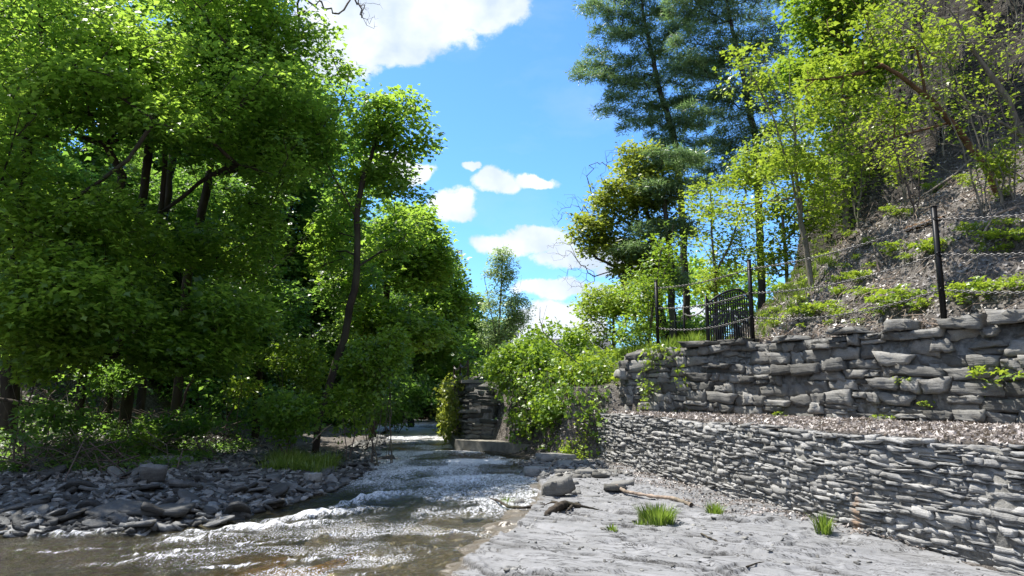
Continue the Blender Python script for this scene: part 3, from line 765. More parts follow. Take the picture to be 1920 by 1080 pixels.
def leaves(C, out, per, rad, flat, size, kind, rng, tilt=0.35, droop=0.15, planetilt=0.3):
    """sprays of leaves: C (n,3) spray centres, out (n,3) outward directions"""
    n = len(C); T, TF = LEAF[kind]
    up = np.array([0, 0, 1.0])
    pn = nrm(up + out * planetilt + rng.normal(0, planetilt * .7, (n, 3)))
    a = nrm(np.cross(pn, rng.normal(0, 1, (n, 3)))); b = np.cross(pn, a)
    ang = rng.uniform(0, 2 * math.pi, (n, per)); rr = rad * np.sqrt(rng.uniform(0.0, 1, (n, per))) * rng.uniform(.7, 1.3, (n, 1))
    radial = np.cos(ang)[..., None] * a[:, None] + np.sin(ang)[..., None] * b[:, None]
    pos = C[:, None] + radial * rr[..., None] + pn[:, None] * rng.normal(0, flat, (n, per))[..., None]
    pos[..., 2] -= droop * (rr / rad) ** 2 * rad
    ln = nrm(pn[:, None] + rng.normal(0, tilt, (n, per, 3)))
    h = nrm(radial + out[:, None] * .3 + rng.normal(0, .6, (n, per, 3)))
    h = nrm(h - (h * ln).sum(-1, keepdims=True) * ln); sd = np.cross(ln, h)
    sz = size * rng.uniform(.4, 1.4, (n, per))
    V = pos[..., None, :] + sz[..., None, None] * (T[:, 0, None] * h[..., None, :] + T[:, 1, None] * sd[..., None, :] + T[:, 2, None] * ln[..., None, :])
    m = len(T); N_ = n * per
    F = (TF[None] + (np.arange(N_) * m)[:, None, None]).reshape(-1, 3)
    cl = rng.uniform(0, 1, (n, 1)); R = np.clip(.5 * rng.uniform(0, 1, (n, per)) + .5 * cl, 0, 1)
    return V.reshape(-1, 3), F, np.repeat(R.ravel(), m)
def blob_pts(blobs, rng, shell=0.35, hole=0.46):
    """blobs: (px, py, Y, rx, ry, rz, n): ellipsoids of crown at depth Y"""
    out = []
    for (px, py, Y, rx, ry, rz, n) in blobs:
        c = at(px, py, Y); d = nrm(rng.normal(0, 1, (n, 3))); r = rng.uniform(shell ** 3, 1, (n, 1)) ** (1 / 3)
        p = c + d * r * [rx, ry, rz]; f = 0.75 / max(rx, .5) ** .5
        v = fbm(p[:, 0] * f * 1.3 + p[:, 1] * f * .5 + 31, p[:, 2] * f * 1.6 - p[:, 1] * f * .4 + 17, 2, 5)
        keep = v > hole
        out.append(p[keep] if keep.sum() > 6 else p)
    return np.concatenate(out)
def pxline(pts): return np.array([at(*p) for p in pts])
TREE_STATS = []
def tree(name, label, cat, trunks, blobs, leaf, bark, seed, crook=.1, R=0.12, per=26, rad=0.5, size=0.12, kind='maple', flat=0.07, step=0.4, rtip=0.006,
         group=None, base=None, upw=0.9, crown_name='crown', trunk_name='trunk', extra=None, tilt=.35, planetilt=.3, leafy=1.0, droop=.15, hole=.46):
    rng = np.random.default_rng(seed)
    tr = [np.asarray(t, float) if not isinstance(t, list) else pxline(t) for t in trunks]
    b = tr[0][0].copy(); g = gz(b[0], b[1])
    if base is None:
        if b[2] > g - 0.05:
            tr[0] = np.vstack([[b[0] - (tr[0][1][0] - b[0]) * .1, b[1], g - 0.1], tr[0]])
        b = np.array([b[0], b[1], g])
    else: b = np.asarray(base, float)
    A = blob_pts(blobs, rng, hole=hole) if not isinstance(blobs, np.ndarray) else blobs
    sk, tips = grow(tr, A, rng, step=step, upw=upw, crook=crook)
    V, F = tube_mesh(name, sk, R, rtip, None)
    root = empty(name, b, label, cat, group)
    link(trunk_name, mesh_np(name + '_trunk', V - b, F, bark, None, True), root)
    P = sk.P
    T = tips if leafy >= 1 else tips[rng.random(len(tips)) < leafy]
    C = P[T]
    par = sk.par[T]; out = nrm(C - P[np.maximum(par, 0)] + 1e-6)
    # second ring of sprays a little back along the twig
    C2 = P[np.maximum(par, 0)] + rng.normal(0, .1, C.shape)
    C = np.concatenate([C, C2]); out = np.concatenate([out, out])
    if per:
        V, F, Rn = leaves(C, out, per // 2, rad, flat, size, kind, rng, tilt=tilt, planetilt=planetilt, droop=droop)
        link(crown_name, mesh_np(name + '_crown', V - b, F, leaf, {'rnd': Rn}), root)
        TREE_STATS.append((name, len(F)))
    return root

M_ = MATS
# ---- left bank, nearest first
LG = 'leafy trees crowding the shaded bank'
tree('maple_tree', 'broad dark maple at the picture edge whose lowest boughs hang over the slate bar', 'tree',
     [[(20, 770, 13.5), (25, 600, 13.3), (45, 350, 13), (70, 100, 12.6), (90, -60, 12.3)], [(30, 480, 13), (130, 380, 12.2), (240, 300, 11.6)]],
     [(60, 60, 12.5, 2.6, 2.2, 2.0, 302), (150, 270, 12, 2.3, 1.8, 1.5, 302), (50, 420, 12, 2.0, 1.6, 1.3, 237), (120, 560, 11.6, 1.5, 1.2, 0.7, 165), (60, 640, 11.4, 1.0, .9, .35, 90), (210, 600, 12.0, 1.0, .9, .4, 100), (250, 130, 12.5, 1.6, 1.6, 1.3, 187)],
     M_['maple'], M_['bark'], 101, R=.16, per=50, rad=.42, size=.105, group=LG)
tree('maple_tree', 'maple with low spreading boughs reaching out above the undergrowth of the shaded bank', 'tree',
     [[(235, 775, 15.5), (262, 600, 15.4), (300, 400, 15.2), (320, 180, 15)], [(300, 400, 15.2), (430, 300, 14.4), (520, 330, 13.8)], [(262, 560, 15.4), (180, 500, 14), (90, 560, 12.5)]],
     [(330, 40, 14.5, 2.4, 2.4, 1.8, 302), (400, 210, 14, 2.5, 2.0, 1.4, 331), (240, 420, 14, 1.8, 1.8, 1.0, 201), (300, 560, 13.4, 1.5, 1.3, .65, 172), (120, 620, 12.5, 1.3, 1.1, .5, 122), (330, 650, 13.2, 1.2, 1.1, .5, 170), (400, 590, 13.4, 1.1, 1, .5, 130), (240, 640, 13, 1.2, 1, .4, 86)],
     M_['maple'], M_['bark'], 102, R=.13, per=50, rad=.43, size=.108, group=LG)
tree('maple_tree', 'tall maple whose sunlit top breaks against the big white cloud', 'tree',
     [[(330, 790, 17.5), (345, 560, 17.3), (390, 330, 17), (470, 100, 16.6), (520, -60, 16.4)], [(390, 330, 17), (500, 300, 16), (600, 250, 15.6)]],
     [(500, 50, 16, 2.1, 2.2, 1.5, 331), (585, 105, 16, 1.15, 1.5, 1.0, 200), (540, 210, 16, 1.45, 1.6, 1.1, 216), (480, 330, 15.5, 1.9, 1.6, 1.2, 237), (430, 450, 15.2, 1.5, 1.5, .9, 151), (400, -60, 16, 2.5, 2.2, 1.6, 216)],
     M_['maple'], M_['bark'], 103, R=.12, per=46, rad=.44, size=.115, group=LG)
tree('leaning_tree', 'slender dark tree leaning over the stream with a forked trunk and airy leafy top', 'tree',
     [[(595, 782, 16.5), (615, 730, 16.5), (638, 650, 16.4), (655, 590, 16.3), (668, 520, 16.2), (672, 470, 16.2), (668, 400, 16.1), (685, 320, 16), (715, 230, 16), (735, 180, 16)],
      [(671, 500, 16.2), (690, 487, 16.1), (712, 478, 16), (745, 440, 15.8)], [(668, 410, 16.1), (640, 350, 15.9), (610, 300, 15.8)]],
     [(735, 225, 16, .85, .9, .75, 110), (690, 280, 16.3, 1.1, 1.1, .8, 110), (785, 255, 16, .4, .5, .6, 35), (760, 330, 16, .6, .9, .6, 55), (640, 330, 16.4, .9, 1, .9, 80), (730, 430, 17.1, .9, .7, .8, 80), (610, 450, 17.2, .9, .7, .8, 60)],
     M_['maple'], M_['bark'], 104, R=.095, per=34, rad=.34, size=.12, group=LG)
tree('ash_tree', 'full green tree standing just beyond the leaning forked tree on the shaded bank', 'tree',
     [[(700, 790, 23), (715, 650, 23), (730, 500, 22.8), (740, 380, 22.5)]],
     [(745, 450, 22, 1.5, 1.6, 1.3, 330), (790, 500, 22.5, 1.1, 1.4, 1.0, 220), (760, 590, 21.5, 1.5, 1.5, 1.1, 300), (690, 560, 21, 1.3, 1.3, 1.2, 220), (700, 400, 22, 1.2, 1.3, .8, 160)],
     M_['maple'], M_['bark'], 105, R=.15, per=34, rad=.45, size=.15, group=LG)
tree('ash_tree', 'green tree next to the sky gap above the dark bend of the stream', 'tree',
     [[(770, 792, 30), (785, 650, 30), (810, 520, 29.6), (815, 450, 29.5)]],
     [(812, 520, 29, 1.3, 1.5, 1.3, 260), (840, 570, 29, 1.0, 1.4, 1.1, 200), (790, 620, 28, 1.7, 1.5, 1.4, 260), (850, 650, 28, .9, 1.2, 1.0, 150)],
     M_['maple'], M_['bark'], 106, R=.15, per=34, rad=.45, size=.17, group=LG)
tree('ash_tree', 'rounded tree farthest along the shaded bank reaching down to the pier', 'tree',
     [[(845, 770, 38), (860, 680, 38), (872, 580, 38)]],
     [(868, 590, 38, 1.3, 1.6, 1.5, 240), (880, 660, 37, 1.1, 1.5, 1.3, 200), (835, 680, 36, 2.0, 2, 1.6, 260), (800, 700, 35, 2.0, 2, 1.5, 200)],
     M_['mapledark'], M_['bark'], 107, R=.15, per=34, rad=.5, size=.2, group=LG)
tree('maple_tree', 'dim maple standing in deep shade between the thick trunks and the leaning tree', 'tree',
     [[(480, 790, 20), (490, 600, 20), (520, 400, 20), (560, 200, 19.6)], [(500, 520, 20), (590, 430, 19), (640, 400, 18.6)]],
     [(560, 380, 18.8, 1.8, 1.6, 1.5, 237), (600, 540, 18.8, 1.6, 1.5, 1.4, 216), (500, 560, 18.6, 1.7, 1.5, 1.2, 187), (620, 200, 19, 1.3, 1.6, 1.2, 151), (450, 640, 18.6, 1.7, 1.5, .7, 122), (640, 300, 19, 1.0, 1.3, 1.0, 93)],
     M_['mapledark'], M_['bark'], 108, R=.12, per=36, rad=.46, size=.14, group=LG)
# bare trunks standing in the shade
for i, (p, R_, lb) in enumerate([([(205, 780, 15.8), (225, 620, 15.8), (262, 420, 15.6), (275, 330, 15.4), (290, 200, 15.4)], .14, 'thick straight dark trunk that stands closest to the low-boughed maple'),
                          ([(262, 775, 17.5), (280, 560, 17.5), (310, 390, 17.4), (330, 250, 17.4)], .12, 'dark trunk seen between two maples through the boughs of the shaded bank'),
                          ([(150, 775, 14.6), (155, 650, 14.6), (200, 480, 14.5), (230, 330, 14.5)], .09, 'thin dark trunk rising from the brambles beside the leafy slope')]):
    tree('shaded_tree', lb, 'tree', [p], [(p[-1][0] + 20, p[-1][1] - 120, p[-1][2], 1.6, 1.5, 1.2, 150)], M_['mapledark'], M_['bark'], 120 + i, R=R_, per=30, rad=.45, size=.13, group=LG)

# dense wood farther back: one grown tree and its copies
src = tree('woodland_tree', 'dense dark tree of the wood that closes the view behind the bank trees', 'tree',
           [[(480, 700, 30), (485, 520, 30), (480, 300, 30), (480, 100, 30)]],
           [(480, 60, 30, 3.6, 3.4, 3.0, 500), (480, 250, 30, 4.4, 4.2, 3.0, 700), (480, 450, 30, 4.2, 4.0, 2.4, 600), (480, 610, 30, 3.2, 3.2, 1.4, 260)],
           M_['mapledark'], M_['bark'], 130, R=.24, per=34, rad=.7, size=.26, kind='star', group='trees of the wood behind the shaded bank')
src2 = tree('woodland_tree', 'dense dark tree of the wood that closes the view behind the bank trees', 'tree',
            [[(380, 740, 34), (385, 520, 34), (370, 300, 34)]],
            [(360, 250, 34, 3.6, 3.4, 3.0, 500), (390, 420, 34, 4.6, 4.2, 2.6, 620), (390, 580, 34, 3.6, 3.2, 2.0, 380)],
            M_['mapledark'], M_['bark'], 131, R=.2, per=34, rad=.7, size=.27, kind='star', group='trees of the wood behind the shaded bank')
WP = [(-12.2, 18.5, .42), (-10.2, 22.5, .42), (-13, 23, .5), (-15.5, 20, .5), (-14, 26, .6), (-20, 25, .7), (-18, 32, .85), (-12.5, 32, .7), (-8.6, 26, .42), (-5.6, 39, .52), (-7.6, 42, .6), (-7.6, 33, .5), (-24, 35, 1.0), (-16, 39, .9), (-10.5, 39, .65), (-22, 44, 1.1), (-12, 46, .9),
      (-7.5, 48, .62), (-4.0, 52, .5), (-9, 56, .75), (-1.5, 58, .42), (-10.2, 30, .78), (-8.4, 31, .62), (-11.5, 34, .8)]
for i, (x, y, s_) in enumerate(WP):
    (copy_thing(src if i % 2 else src2, (x, y, gz(x, y) - .1), i * 1.7, s_))
for o_, x, y, s_ in ((src, -13.5, 28.5, .62), (src2, -19, 21, .6)):
    o_.location = (x, y, gz(x, y) - .1); o_.scale = (s_,) * 3

# ---- shrubs and undergrowth of the left bank
def shrub(label, px, py, Y, rx, rz, n, leaf, seed, name='leafy_shrub', cat='shrub', per=30, size=.09, rad=.22, kind='maple', bark='twig', stems=4, R=.025, group=None, z=None, ry=None):
    rng = np.random.default_rng(seed); c = at(px, py, Y)
    b = np.array([c[0], Y, gz(c[0], Y)])
    if z is not None: b[2] = z
    tr = []
    for k in range(stems):
        e = c + rng.normal(0, 1, 3) * [rx * .5, rx * .4, rz * .3]
        p0 = b + rng.normal(0, .08, 3) * [1, 1, 0] - [0, 0, .1]
        tr.append(np.array([p0, (p0 + e) / 2 + rng.normal(0, .08, 3), e]))
    return tree(name, label, cat, tr, [(px, py, Y, rx, ry or rx * .9, rz, n)], leaf, M_[bark], seed, R=R, per=per, rad=rad, size=size, kind=kind, step=.2, rtip=.003, base=b,
                group=group, crown_name='leaves', trunk_name='stems', flat=.07, hole=.5 if n > 60 else .4, planetilt=.55, tilt=.5)
shrub('bright yellow-green shrub catching the sun under the leaning tree at the water edge', 705, 690, 15.2, .75, .7, 170, M_['spring'], 140)
shrub('shrub of pale green leaves hanging lowest beside the dark bend of the stream', 735, 640, 15.6, .35, .3, 40, M_['spring'], 141)
shrub('sunlit shrub at the foot of the leaning trunk above the grassy bank', 655, 770, 14.8, .6, .45, 110, M_['spring'], 142)
shrub('glowing lime shrub in the opening between the dim maple and the leaning trunk', 545, 690, 17.0, .9, .7, 170, M_['spring'], 143)
shrub('low green shrub growing behind the pile of dead twigs', 440, 700, 16.2, .8, .55, 130, M_['spring'], 144)
shrub('scrubby bush with a few bright leaves just behind the grass clump', 540, 775, 14.2, .6, .4, 90, M_['maple'], 145)
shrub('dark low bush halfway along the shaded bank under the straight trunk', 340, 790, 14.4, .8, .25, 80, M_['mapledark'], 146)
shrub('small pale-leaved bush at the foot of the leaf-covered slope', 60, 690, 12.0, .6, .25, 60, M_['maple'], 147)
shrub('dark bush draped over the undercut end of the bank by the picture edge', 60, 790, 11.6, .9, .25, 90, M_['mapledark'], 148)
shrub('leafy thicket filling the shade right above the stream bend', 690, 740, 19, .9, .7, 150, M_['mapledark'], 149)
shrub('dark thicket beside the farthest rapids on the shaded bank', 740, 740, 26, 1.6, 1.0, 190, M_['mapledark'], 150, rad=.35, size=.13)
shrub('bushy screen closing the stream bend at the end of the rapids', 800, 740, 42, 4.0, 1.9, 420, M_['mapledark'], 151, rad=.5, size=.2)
shrub('upright young shrub with a single lit leaf spray above the slate bar', 275, 835, 13.2, .12, .18, 14, M_['spring'], 152, stems=2)
shrub('fine-leaved undergrowth bush between the straight trunks', 180, 720, 15, 1.0, .5, 130, M_['mapledark'], 153)

# ---- right side, from the gap in the trees to the hillside
tree('young_birch_tree', 'slim pale-leaved birch standing alone in the gap of blue sky', 'tree',
     [[(932, 712, 36), (936, 600, 36), (942, 500, 36), (944, 458, 36)], [(936, 660, 36), (920, 580, 36), (908, 520, 36)], [(938, 640, 36), (965, 570, 36), (978, 520, 36)]],
     [(940, 500, 36, .75, .8, 1.1, 90), (940, 590, 36, 1.35, 1.2, 1.6, 170), (975, 580, 36, .7, .8, 1.0, 50), (915, 640, 36, .7, .8, .8, 50)],
     M_['pale'], M_['barkgrey'], 160, R=.09, per=44, rad=.3, size=.12, kind='oval', hole=.3)
def pine_blobs(trunk, Y, envl, envr, n, seed):
    r_ = np.random.default_rng(seed); out = []; tx, ty = zip(*sorted(((p[1], p[0]) for p in trunk)))
    lo, hi = envl[0][0], envl[-1][0]
    for k in range(n):
        y = lo + (hi - lo) * (k + r_.uniform(0, 1)) / n; side = -1 if k % 2 else 1; e = envl if side < 0 else envr
        L = float(np.interp(y, [q[0] for q in e], [q[1] for q in e])) * r_.uniform(.5, 1.15); x0 = float(np.interp(y, tx, ty)); up_ = r_.uniform(-.02, .28); yo = r_.uniform(-.9, .9)
        m = max(3, int(L / 24))
        for j in range(m):
            t = .02 + .98 * (j + .5) / m
            out.append((x0 + side * L * t, y - up_ * L * t + r_.normal(0, 4), Y + yo * t, .40 * (1.15 - .5 * t), .5, .13 * (1.2 - .4 * t), int(r_.integers(6, 11))))
    return out
tree('pine_tree', 'tall white pine with tiered plumes reaching farthest out into the blue sky', 'pine tree',
     [[(1290, 640, 30), (1280, 420, 30), (1268, 270, 30), (1240, 180, 30), (1212, 60, 30), (1190, -70, 30)]], 
     pine_blobs([(1290, 640), (1280, 420), (1268, 270), (1240, 180), (1212, 60), (1190, -70)], 30, [(-60, 70), (20, 110), (60, 130), (110, 140), (170, 160), (225, 150), (265, 90), (320, 60)], [(-60, 70), (60, 100), (170, 110), (320, 90)], 44, 601),
     M_['needle'], M_['barkpine'], 161, R=.15, per=52, rad=.24, size=.2, kind='needle', flat=.08, upw=.3, planetilt=.25, tilt=.9, rtip=.007, droop=-.3, hole=0)
tree('pine_tree', 'second white pine with a darker broken crown behind the bare branches', 'pine tree',
     [[(1430, 620, 28), (1424, 420, 28), (1418, 270, 28), (1400, 170, 28), (1375, 60, 28), (1345, -70, 28)]],
     pine_blobs([(1430, 620), (1424, 420), (1418, 270), (1400, 170), (1375, 60), (1345, -70)], 28, [(-60, 90), (60, 120), (170, 130), (350, 110)], [(-60, 90), (60, 120), (170, 110), (350, 100)], 42, 602),
     M_['needle'], M_['barkpine'], 162, R=.15, per=50, rad=.24, size=.2, kind='needle', flat=.08, upw=.3, planetilt=.25, tilt=.9, rtip=.008, droop=-.3, hole=0)
tree('pine_tree', 'shorter soft green pine tucked between the olive maple and the yellow saplings', 'pine tree',
     [[(1262, 630, 26), (1258, 500, 26), (1245, 380, 26), (1240, 280, 26)]],
     [(1260, 300, 26, 1.4, 1.2, .35, 80), (1235, 360, 26, 1.1, 1.2, .4, 60), (1290, 350, 26, .9, 1, .3, 40), (1210, 440, 26, .9, 1, .4, 60), (1270, 430, 26, .8, 1, .4, 45), (1190, 475, 26, .9, 1, .3, 55), (1260, 520, 26, .8, 1, .4, 45)],
     M_['needle'], M_['barkpine'], 163, R=.13, per=52, rad=.24, size=.2, kind='needle', flat=.06, upw=.3, planetilt=.25, tilt=.9, droop=-.2, hole=.38)
tree('broad_maple_tree', 'rounded olive-leaved maple whose dark limb curves out below its crown', 'tree',
     [[(1250, 640, 27), (1235, 570, 27), (1195, 530, 27), (1155, 500, 27), (1120, 485, 27)], [(1235, 570, 27), (1225, 450, 27), (1200, 340, 27)], [(1225, 450, 27), (1150, 400, 27)]],
     [(1195, 300, 27, 1.0, 1.2, .7, 130), (1230, 350, 26.5, 1.2, 1.2, .9, 120), (1160, 370, 27, 1.1, 1.3, .8, 150), (1210, 500, 26.5, 1.2, 1.2, .7, 110), (1260, 440, 27, 1.1, 1.2, 1.0, 100), (1110, 430, 27, 1.0, 1.2, .7, 130), (1150, 470, 27, 1.3, 1.3, .7, 120), (1230, 400, 27.4, 1.2, 1.2, 1, 100)],
     M_['olive'], M_['bark'], 164, R=.16, per=22, rad=.40, size=.15, hole=.38)
tree('bare_tree', 'leafless purple-grey tree reaching into the sky behind the olive maple', 'bare tree',
     [[(1200, 620, 30), (1150, 480, 30), (1120, 400, 30), (1100, 330, 30)]],
     [(1080, 390, 30, 1.0, 1, .8, 90), (1120, 330, 30, .8, 1, .9, 70), (1040, 410, 30, .3, .6, .4, 20), (1080, 520, 30, .9, 1, .7, 90), (1150, 290, 30, .4, .6, .5, 35), (1050, 470, 30, .7, .7, .5, 50)],
     None, M_['twig'], 165, R=.05, per=0, rtip=.004, upw=.1, crook=.05, hole=0)
tree('small_tree', 'little yellow-green tree behind the ivy end of the terrace wall', 'tree',
     [[(1150, 680, 21), (1150, 600, 21), (1145, 540, 21)]],
     [(1130, 570, 21, .8, .9, .55, 110), (1180, 600, 21, .9, .9, .7, 120), (1110, 630, 21, .6, .8, .5, 60), (1200, 545, 21, .7, .8, .4, 60)],
     M_['lime'], M_['twig'], 166, R=.05, per=22, rad=.28, size=.10)
tree('small_tree', 'thin olive tree with hanging leaves right behind the corner fence post', 'tree',
     [[(1215, 650, 18), (1225, 560, 18), (1240, 470, 18)], [(1225, 560, 18), (1255, 500, 18), (1262, 420, 18)]],
     [(1215, 540, 18, .6, .7, .8, 90), (1250, 460, 18, .6, .7, .6, 60), (1190, 620, 18, .5, .6, .5, 60)],
     M_['spring'], M_['twig'], 167, R=.045, per=20, rad=.25, size=.085)
tree('small_tree', 'airy tree of bright yellow leaves above the sculpted gate', 'tree',
     [[(1345, 640, 19), (1340, 520, 19), (1335, 420, 19), (1330, 350, 19)], [(1340, 520, 19), (1380, 430, 19), (1400, 360, 19)]],
     [(1330, 370, 19, .8, .8, .7, 75), (1345, 460, 19, .9, .9, .8, 90), (1390, 420, 19, .7, .8, .7, 55), (1340, 530, 19, .7, .8, .35, 50), (1400, 330, 19, .6, .7, .4, 35)],
     M_['lime'], M_['twig'], 168, R=.05, per=18, rad=.24, size=.10)
GS = 'pale-stemmed saplings on the hillside'
def gtrunk(pts): return pxline(pts)
tree('sapling', 'tall pale-stemmed sapling forking low on the hillside edge beside the pines', 'young tree',
     [[(1518, 490, 15), (1500, 400, 15), (1493, 330, 15), (1488, 230, 15), (1478, 100, 15), (1462, -30, 15)], [(1500, 400, 15), (1478, 300, 14.8), (1440, 200, 14.6), (1400, 120, 14.5)], [(1497, 370, 15), (1440, 380, 14.6), (1360, 385, 14.4)],
      [(1490, 250, 15), (1440, 160, 15), (1430, 20, 15), (1420, -40, 15)]],
     [(1470, 180, 15, .8, .8, 1.0, 80), (1480, 330, 15, .8, .8, .7, 80), (1540, 300, 15, .8, .8, 1.0, 80), (1550, 170, 15, .6, .8, .8, 70), (1445, 280, 14.8, .5, .6, .7, 40), (1390, 390, 14.5, .8, .6, .4, 50), (1560, 390, 15, .5, .6, .5, 45), (1400, 130, 14.6, .7, .6, .9, 50)],
     M_['lime'], M_['barkgrey'], 170, R=.06, per=16, rad=.2, size=.09, leafy=.75, rtip=.004, group=GS, hole=.3)
tree('hillside_tree', 'dense spring-green tree rising behind the leaning brown trunk against the sky', 'tree',
     [[(1585, 400, 17), (1580, 250, 17), (1570, 80, 17), (1560, -40, 17)]],
     [(1555, 20, 17, 1.1, 1.1, .9, 240), (1510, 110, 17, .7, .9, .7, 110), (1590, 130, 17, 1.0, 1.0, .8, 150), (1560, 230, 17, .9, .9, .8, 60), (1640, -20, 17, 1.1, 1.0, .9, 110), (1540, 330, 17, .7, .9, .7, 40)],
     M_['spring'], M_['barkgrey'], 171, R=.07, per=26, rad=.32, size=.12, hole=.36)
tree('small_tree', 'yellow-leaved tree filling the space between the second pine and the hillside', 'tree',
     [[(1480, 560, 19), (1470, 430, 19), (1450, 330, 19), (1440, 240, 19)], [(1470, 430, 19), (1520, 340, 19), (1550, 250, 19)]],
     [(1430, 300, 19, .9, .9, .9, 90), (1500, 400, 19, 1.0, .9, .8, 130), (1530, 260, 19, .9, .9, 1.0, 80), (1450, 480, 19, .9, .9, .6, 90)],
     M_['lime'], M_['barkgrey'], 174, R=.05, per=18, rad=.26, size=.11, hole=.35)
cb = np.random.default_rng(440)
for i in range(22):
    px, py = cb.uniform(1560, 1915), cb.uniform(10, 330) if i < 17 else cb.uniform(330, 420)
    b = ground_at(px, py); h = cb.uniform(1.3, 2.6); n = int(cb.integers(28, 50))
    A = b + np.array([-.2, 0, h * .6]) + nrm(cb.normal(0, 1, (n, 3))) * cb.uniform(.3, 1, (n, 1)) * [h * .35, h * .35, h * .45]
    tr = [np.array([b - [0, 0, .2], b + [q * .15 - .1, -.05, h * .35], b + [q * .35 - .25, -.15, h * .8]]) for q in (-1, 0, 1)]
    tree('bare_shrub', 'grey twiggy shrub clinging to the shale cliff with hardly any leaves', 'shrub', tr, A, M_['lime'], M_['twig' if i % 2 else 'barkgrey'], 450 + i, R=.028, per=10, rad=.14, size=.075, leafy=.4, rtip=.004, base=b, step=.2, group='twiggy shrubs on the cliff', trunk_name='stems', crown_name='leaves')
tree('leaning_sapling', 'brown dead-barked trunk leaning off the slope with sprays of yellow leaves', 'young tree',
     [[(1862, 322, 12.6), (1800, 255, 12.4), (1735, 175, 12.2), (1680, 140, 12), (1600, 95, 11.8), (1540, 55, 11.6), (1490, 5, 11.5)], [(1735, 175, 12.2), (1720, 90, 12), (1700, 0, 12)], [(1650, 125, 11.9), (1580, 150, 11.7), (1510, 150, 11.6)], [(1780, 230, 12.4), (1690, 250, 12), (1600, 290, 11.8)]],
     [(1650, 120, 12, .9, .7, .5, 80), (1570, 110, 11.8, .6, .6, .4, 60), (1720, 60, 12, .7, .7, .5, 55), (1620, 30, 12, .8, .6, .4, 50), (1610, 230, 12, .8, .7, .6, 95), (1690, 200, 12.2, .6, .6, .4, 40), (1780, 40, 12, .6, .6, .4, 30), (1540, 180, 11.8, .5, .5, .5, 35)],
     M_['lime'], M_['barkbrown'], 172, R=.065, per=16, rad=.15, size=.085, leafy=.65, rtip=.003, group=GS)
tree('sapling', 'grey many-stemmed tree at the picture edge arching over the hillside', 'young tree',
     [[(1925, 265, 11.5), (1895, 190, 11.4), (1860, 140, 11.3), (1815, 90, 11.2), (1780, 0, 11.1)], [(1925, 265, 11.5), (1860, 225, 11.3), (1800, 175, 11.2), (1750, 150, 11)], [(1890, 150, 11.4), (1898, 60, 11.4), (1880, -30, 11.4)], [(1898, 160, 11.4), (1915, 60, 11.4), (1925, -30, 11.4)]],
     [(1700, 40, 11.5, .8, .6, .6, 60), (1760, 200, 11.3, .6, .6, .5, 50), (1900, 200, 11.4, .5, .5, .7, 50), (1830, 30, 11.2, .7, .6, .6, 80), (1890, 60, 11.4, .5, .6, .5, 40), (1790, 120, 11.2, .6, .6, .4, 40), (1880, 280, 11.2, .4, .5, .3, 24)],
     M_['lime'], M_['barkgrey'], 173, R=.065, per=10, rad=.15, size=.065, leafy=.35, rtip=.003, group=GS)
for i, (lb, px, py, Y, h, dx, n, lf) in enumerate([
        ('short twiggy sapling in front of the cliff, just above the tallest fence post', 1700, 385, 13, 1.6, -.5, 55, .7),
        ('thin twiggy sapling with yellow buds right below the dense spring-green tree', 1610, 430, 15, 2.0, -.2, 70, .7),
        ('leafless whip of a sapling high between the leaning brown trunk and the grey stems', 1770, 290, 14, 2.4, .2, 45, .15),
        ('bare stems standing against the dark cliff at the top of the picture', 1700, 160, 16, 3.0, .1, 60, .2),
        ('bare crooked sapling beside the cliff, nearest the dense spring-green tree', 1640, 260, 17, 3.2, -.1, 60, .3),
        ('small yellow-leaved sapling on the slope below the grey many-stemmed tree', 1880, 380, 11, .9, -.3, 40, .9)]):
    g = ground_at(px, py); b = g
    tr = [np.array([b - [0, 0, .1], b + [dx * .3, 0, h * .5], b + [dx, 0, h]]), np.array([b + [0, 0, .2], b + [dx * .3 + .25, .1, h * .5], b + [dx + .5, .1, h * .9]])]
    c = b + np.array([dx * .8 + .2, 0, h * .7]); rr_ = np.random.default_rng(180 + i)
    A = c + nrm(rr_.normal(0, 1, (n, 3))) * rr_.uniform(.3, 1, (n, 1)) * [h * .42, h * .35, h * .38]
    tree('sapling', lb, 'young tree', tr, A, M_['lime'], M_['barkgrey'], 180 + i, R=.03, per=14, rad=.14, size=.07, leafy=lf, rtip=.003, base=b, step=.2, group=GS)

# shrubs of the far bank between stream and terrace wall
shrub('big bright green bush billowing over the stream beside the mossy pier', 985, 690, 18.2, 1.0, .75, 230, M_['spring'], 200, size=.10, rad=.26)
shrub('tallest lime-green bush in the middle of the sunny bank', 1040, 655, 19.5, 1.1, .75, 230, M_['spring'], 201, size=.10, rad=.26)
shrub('spreading yellow-green bush growing against the terrace wall corner', 1110, 700, 17.0, .95, .6, 220, M_['lime'], 202, size=.09, rad=.24)
shrub('low green bush leaning down the bank above the rapids', 995, 770, 17.4, .55, .45, 130, M_['spring'], 203, size=.085, rad=.22)
shrub('low leafy bush hanging over tangled roots left of the slate wall corner', 1060, 765, 16.2, .7, .4, 140, M_['spring'], 204, size=.08, rad=.2)
shrub('rough green bush sprouting on top of the mossy pier', 940, 715, 20.5, .4, .4, 60, M_['spring'], 205)
shrub('yellow-green shrub behind the ivy mat, reaching towards the corner fence post', 1165, 730, 15.9, .4, .35, 80, M_['lime'], 206, size=.08)
shrub('brown tangle of dead vines hanging over the bank beside the end of the slate wall', 1085, 810, 15.7, .55, .55, 210, M_['litterdark'], 214, per=10, size=.05, rad=.12, stems=9, R=.012, name='dead_vines')
shrub('greyish dead brush hanging below the bright green bush onto the rapids', 1010, 815, 16.9, .7, .4, 190, M_['litterdark'], 215, per=10, size=.05, rad=.12, stems=9, R=.012, name='dead_vines')
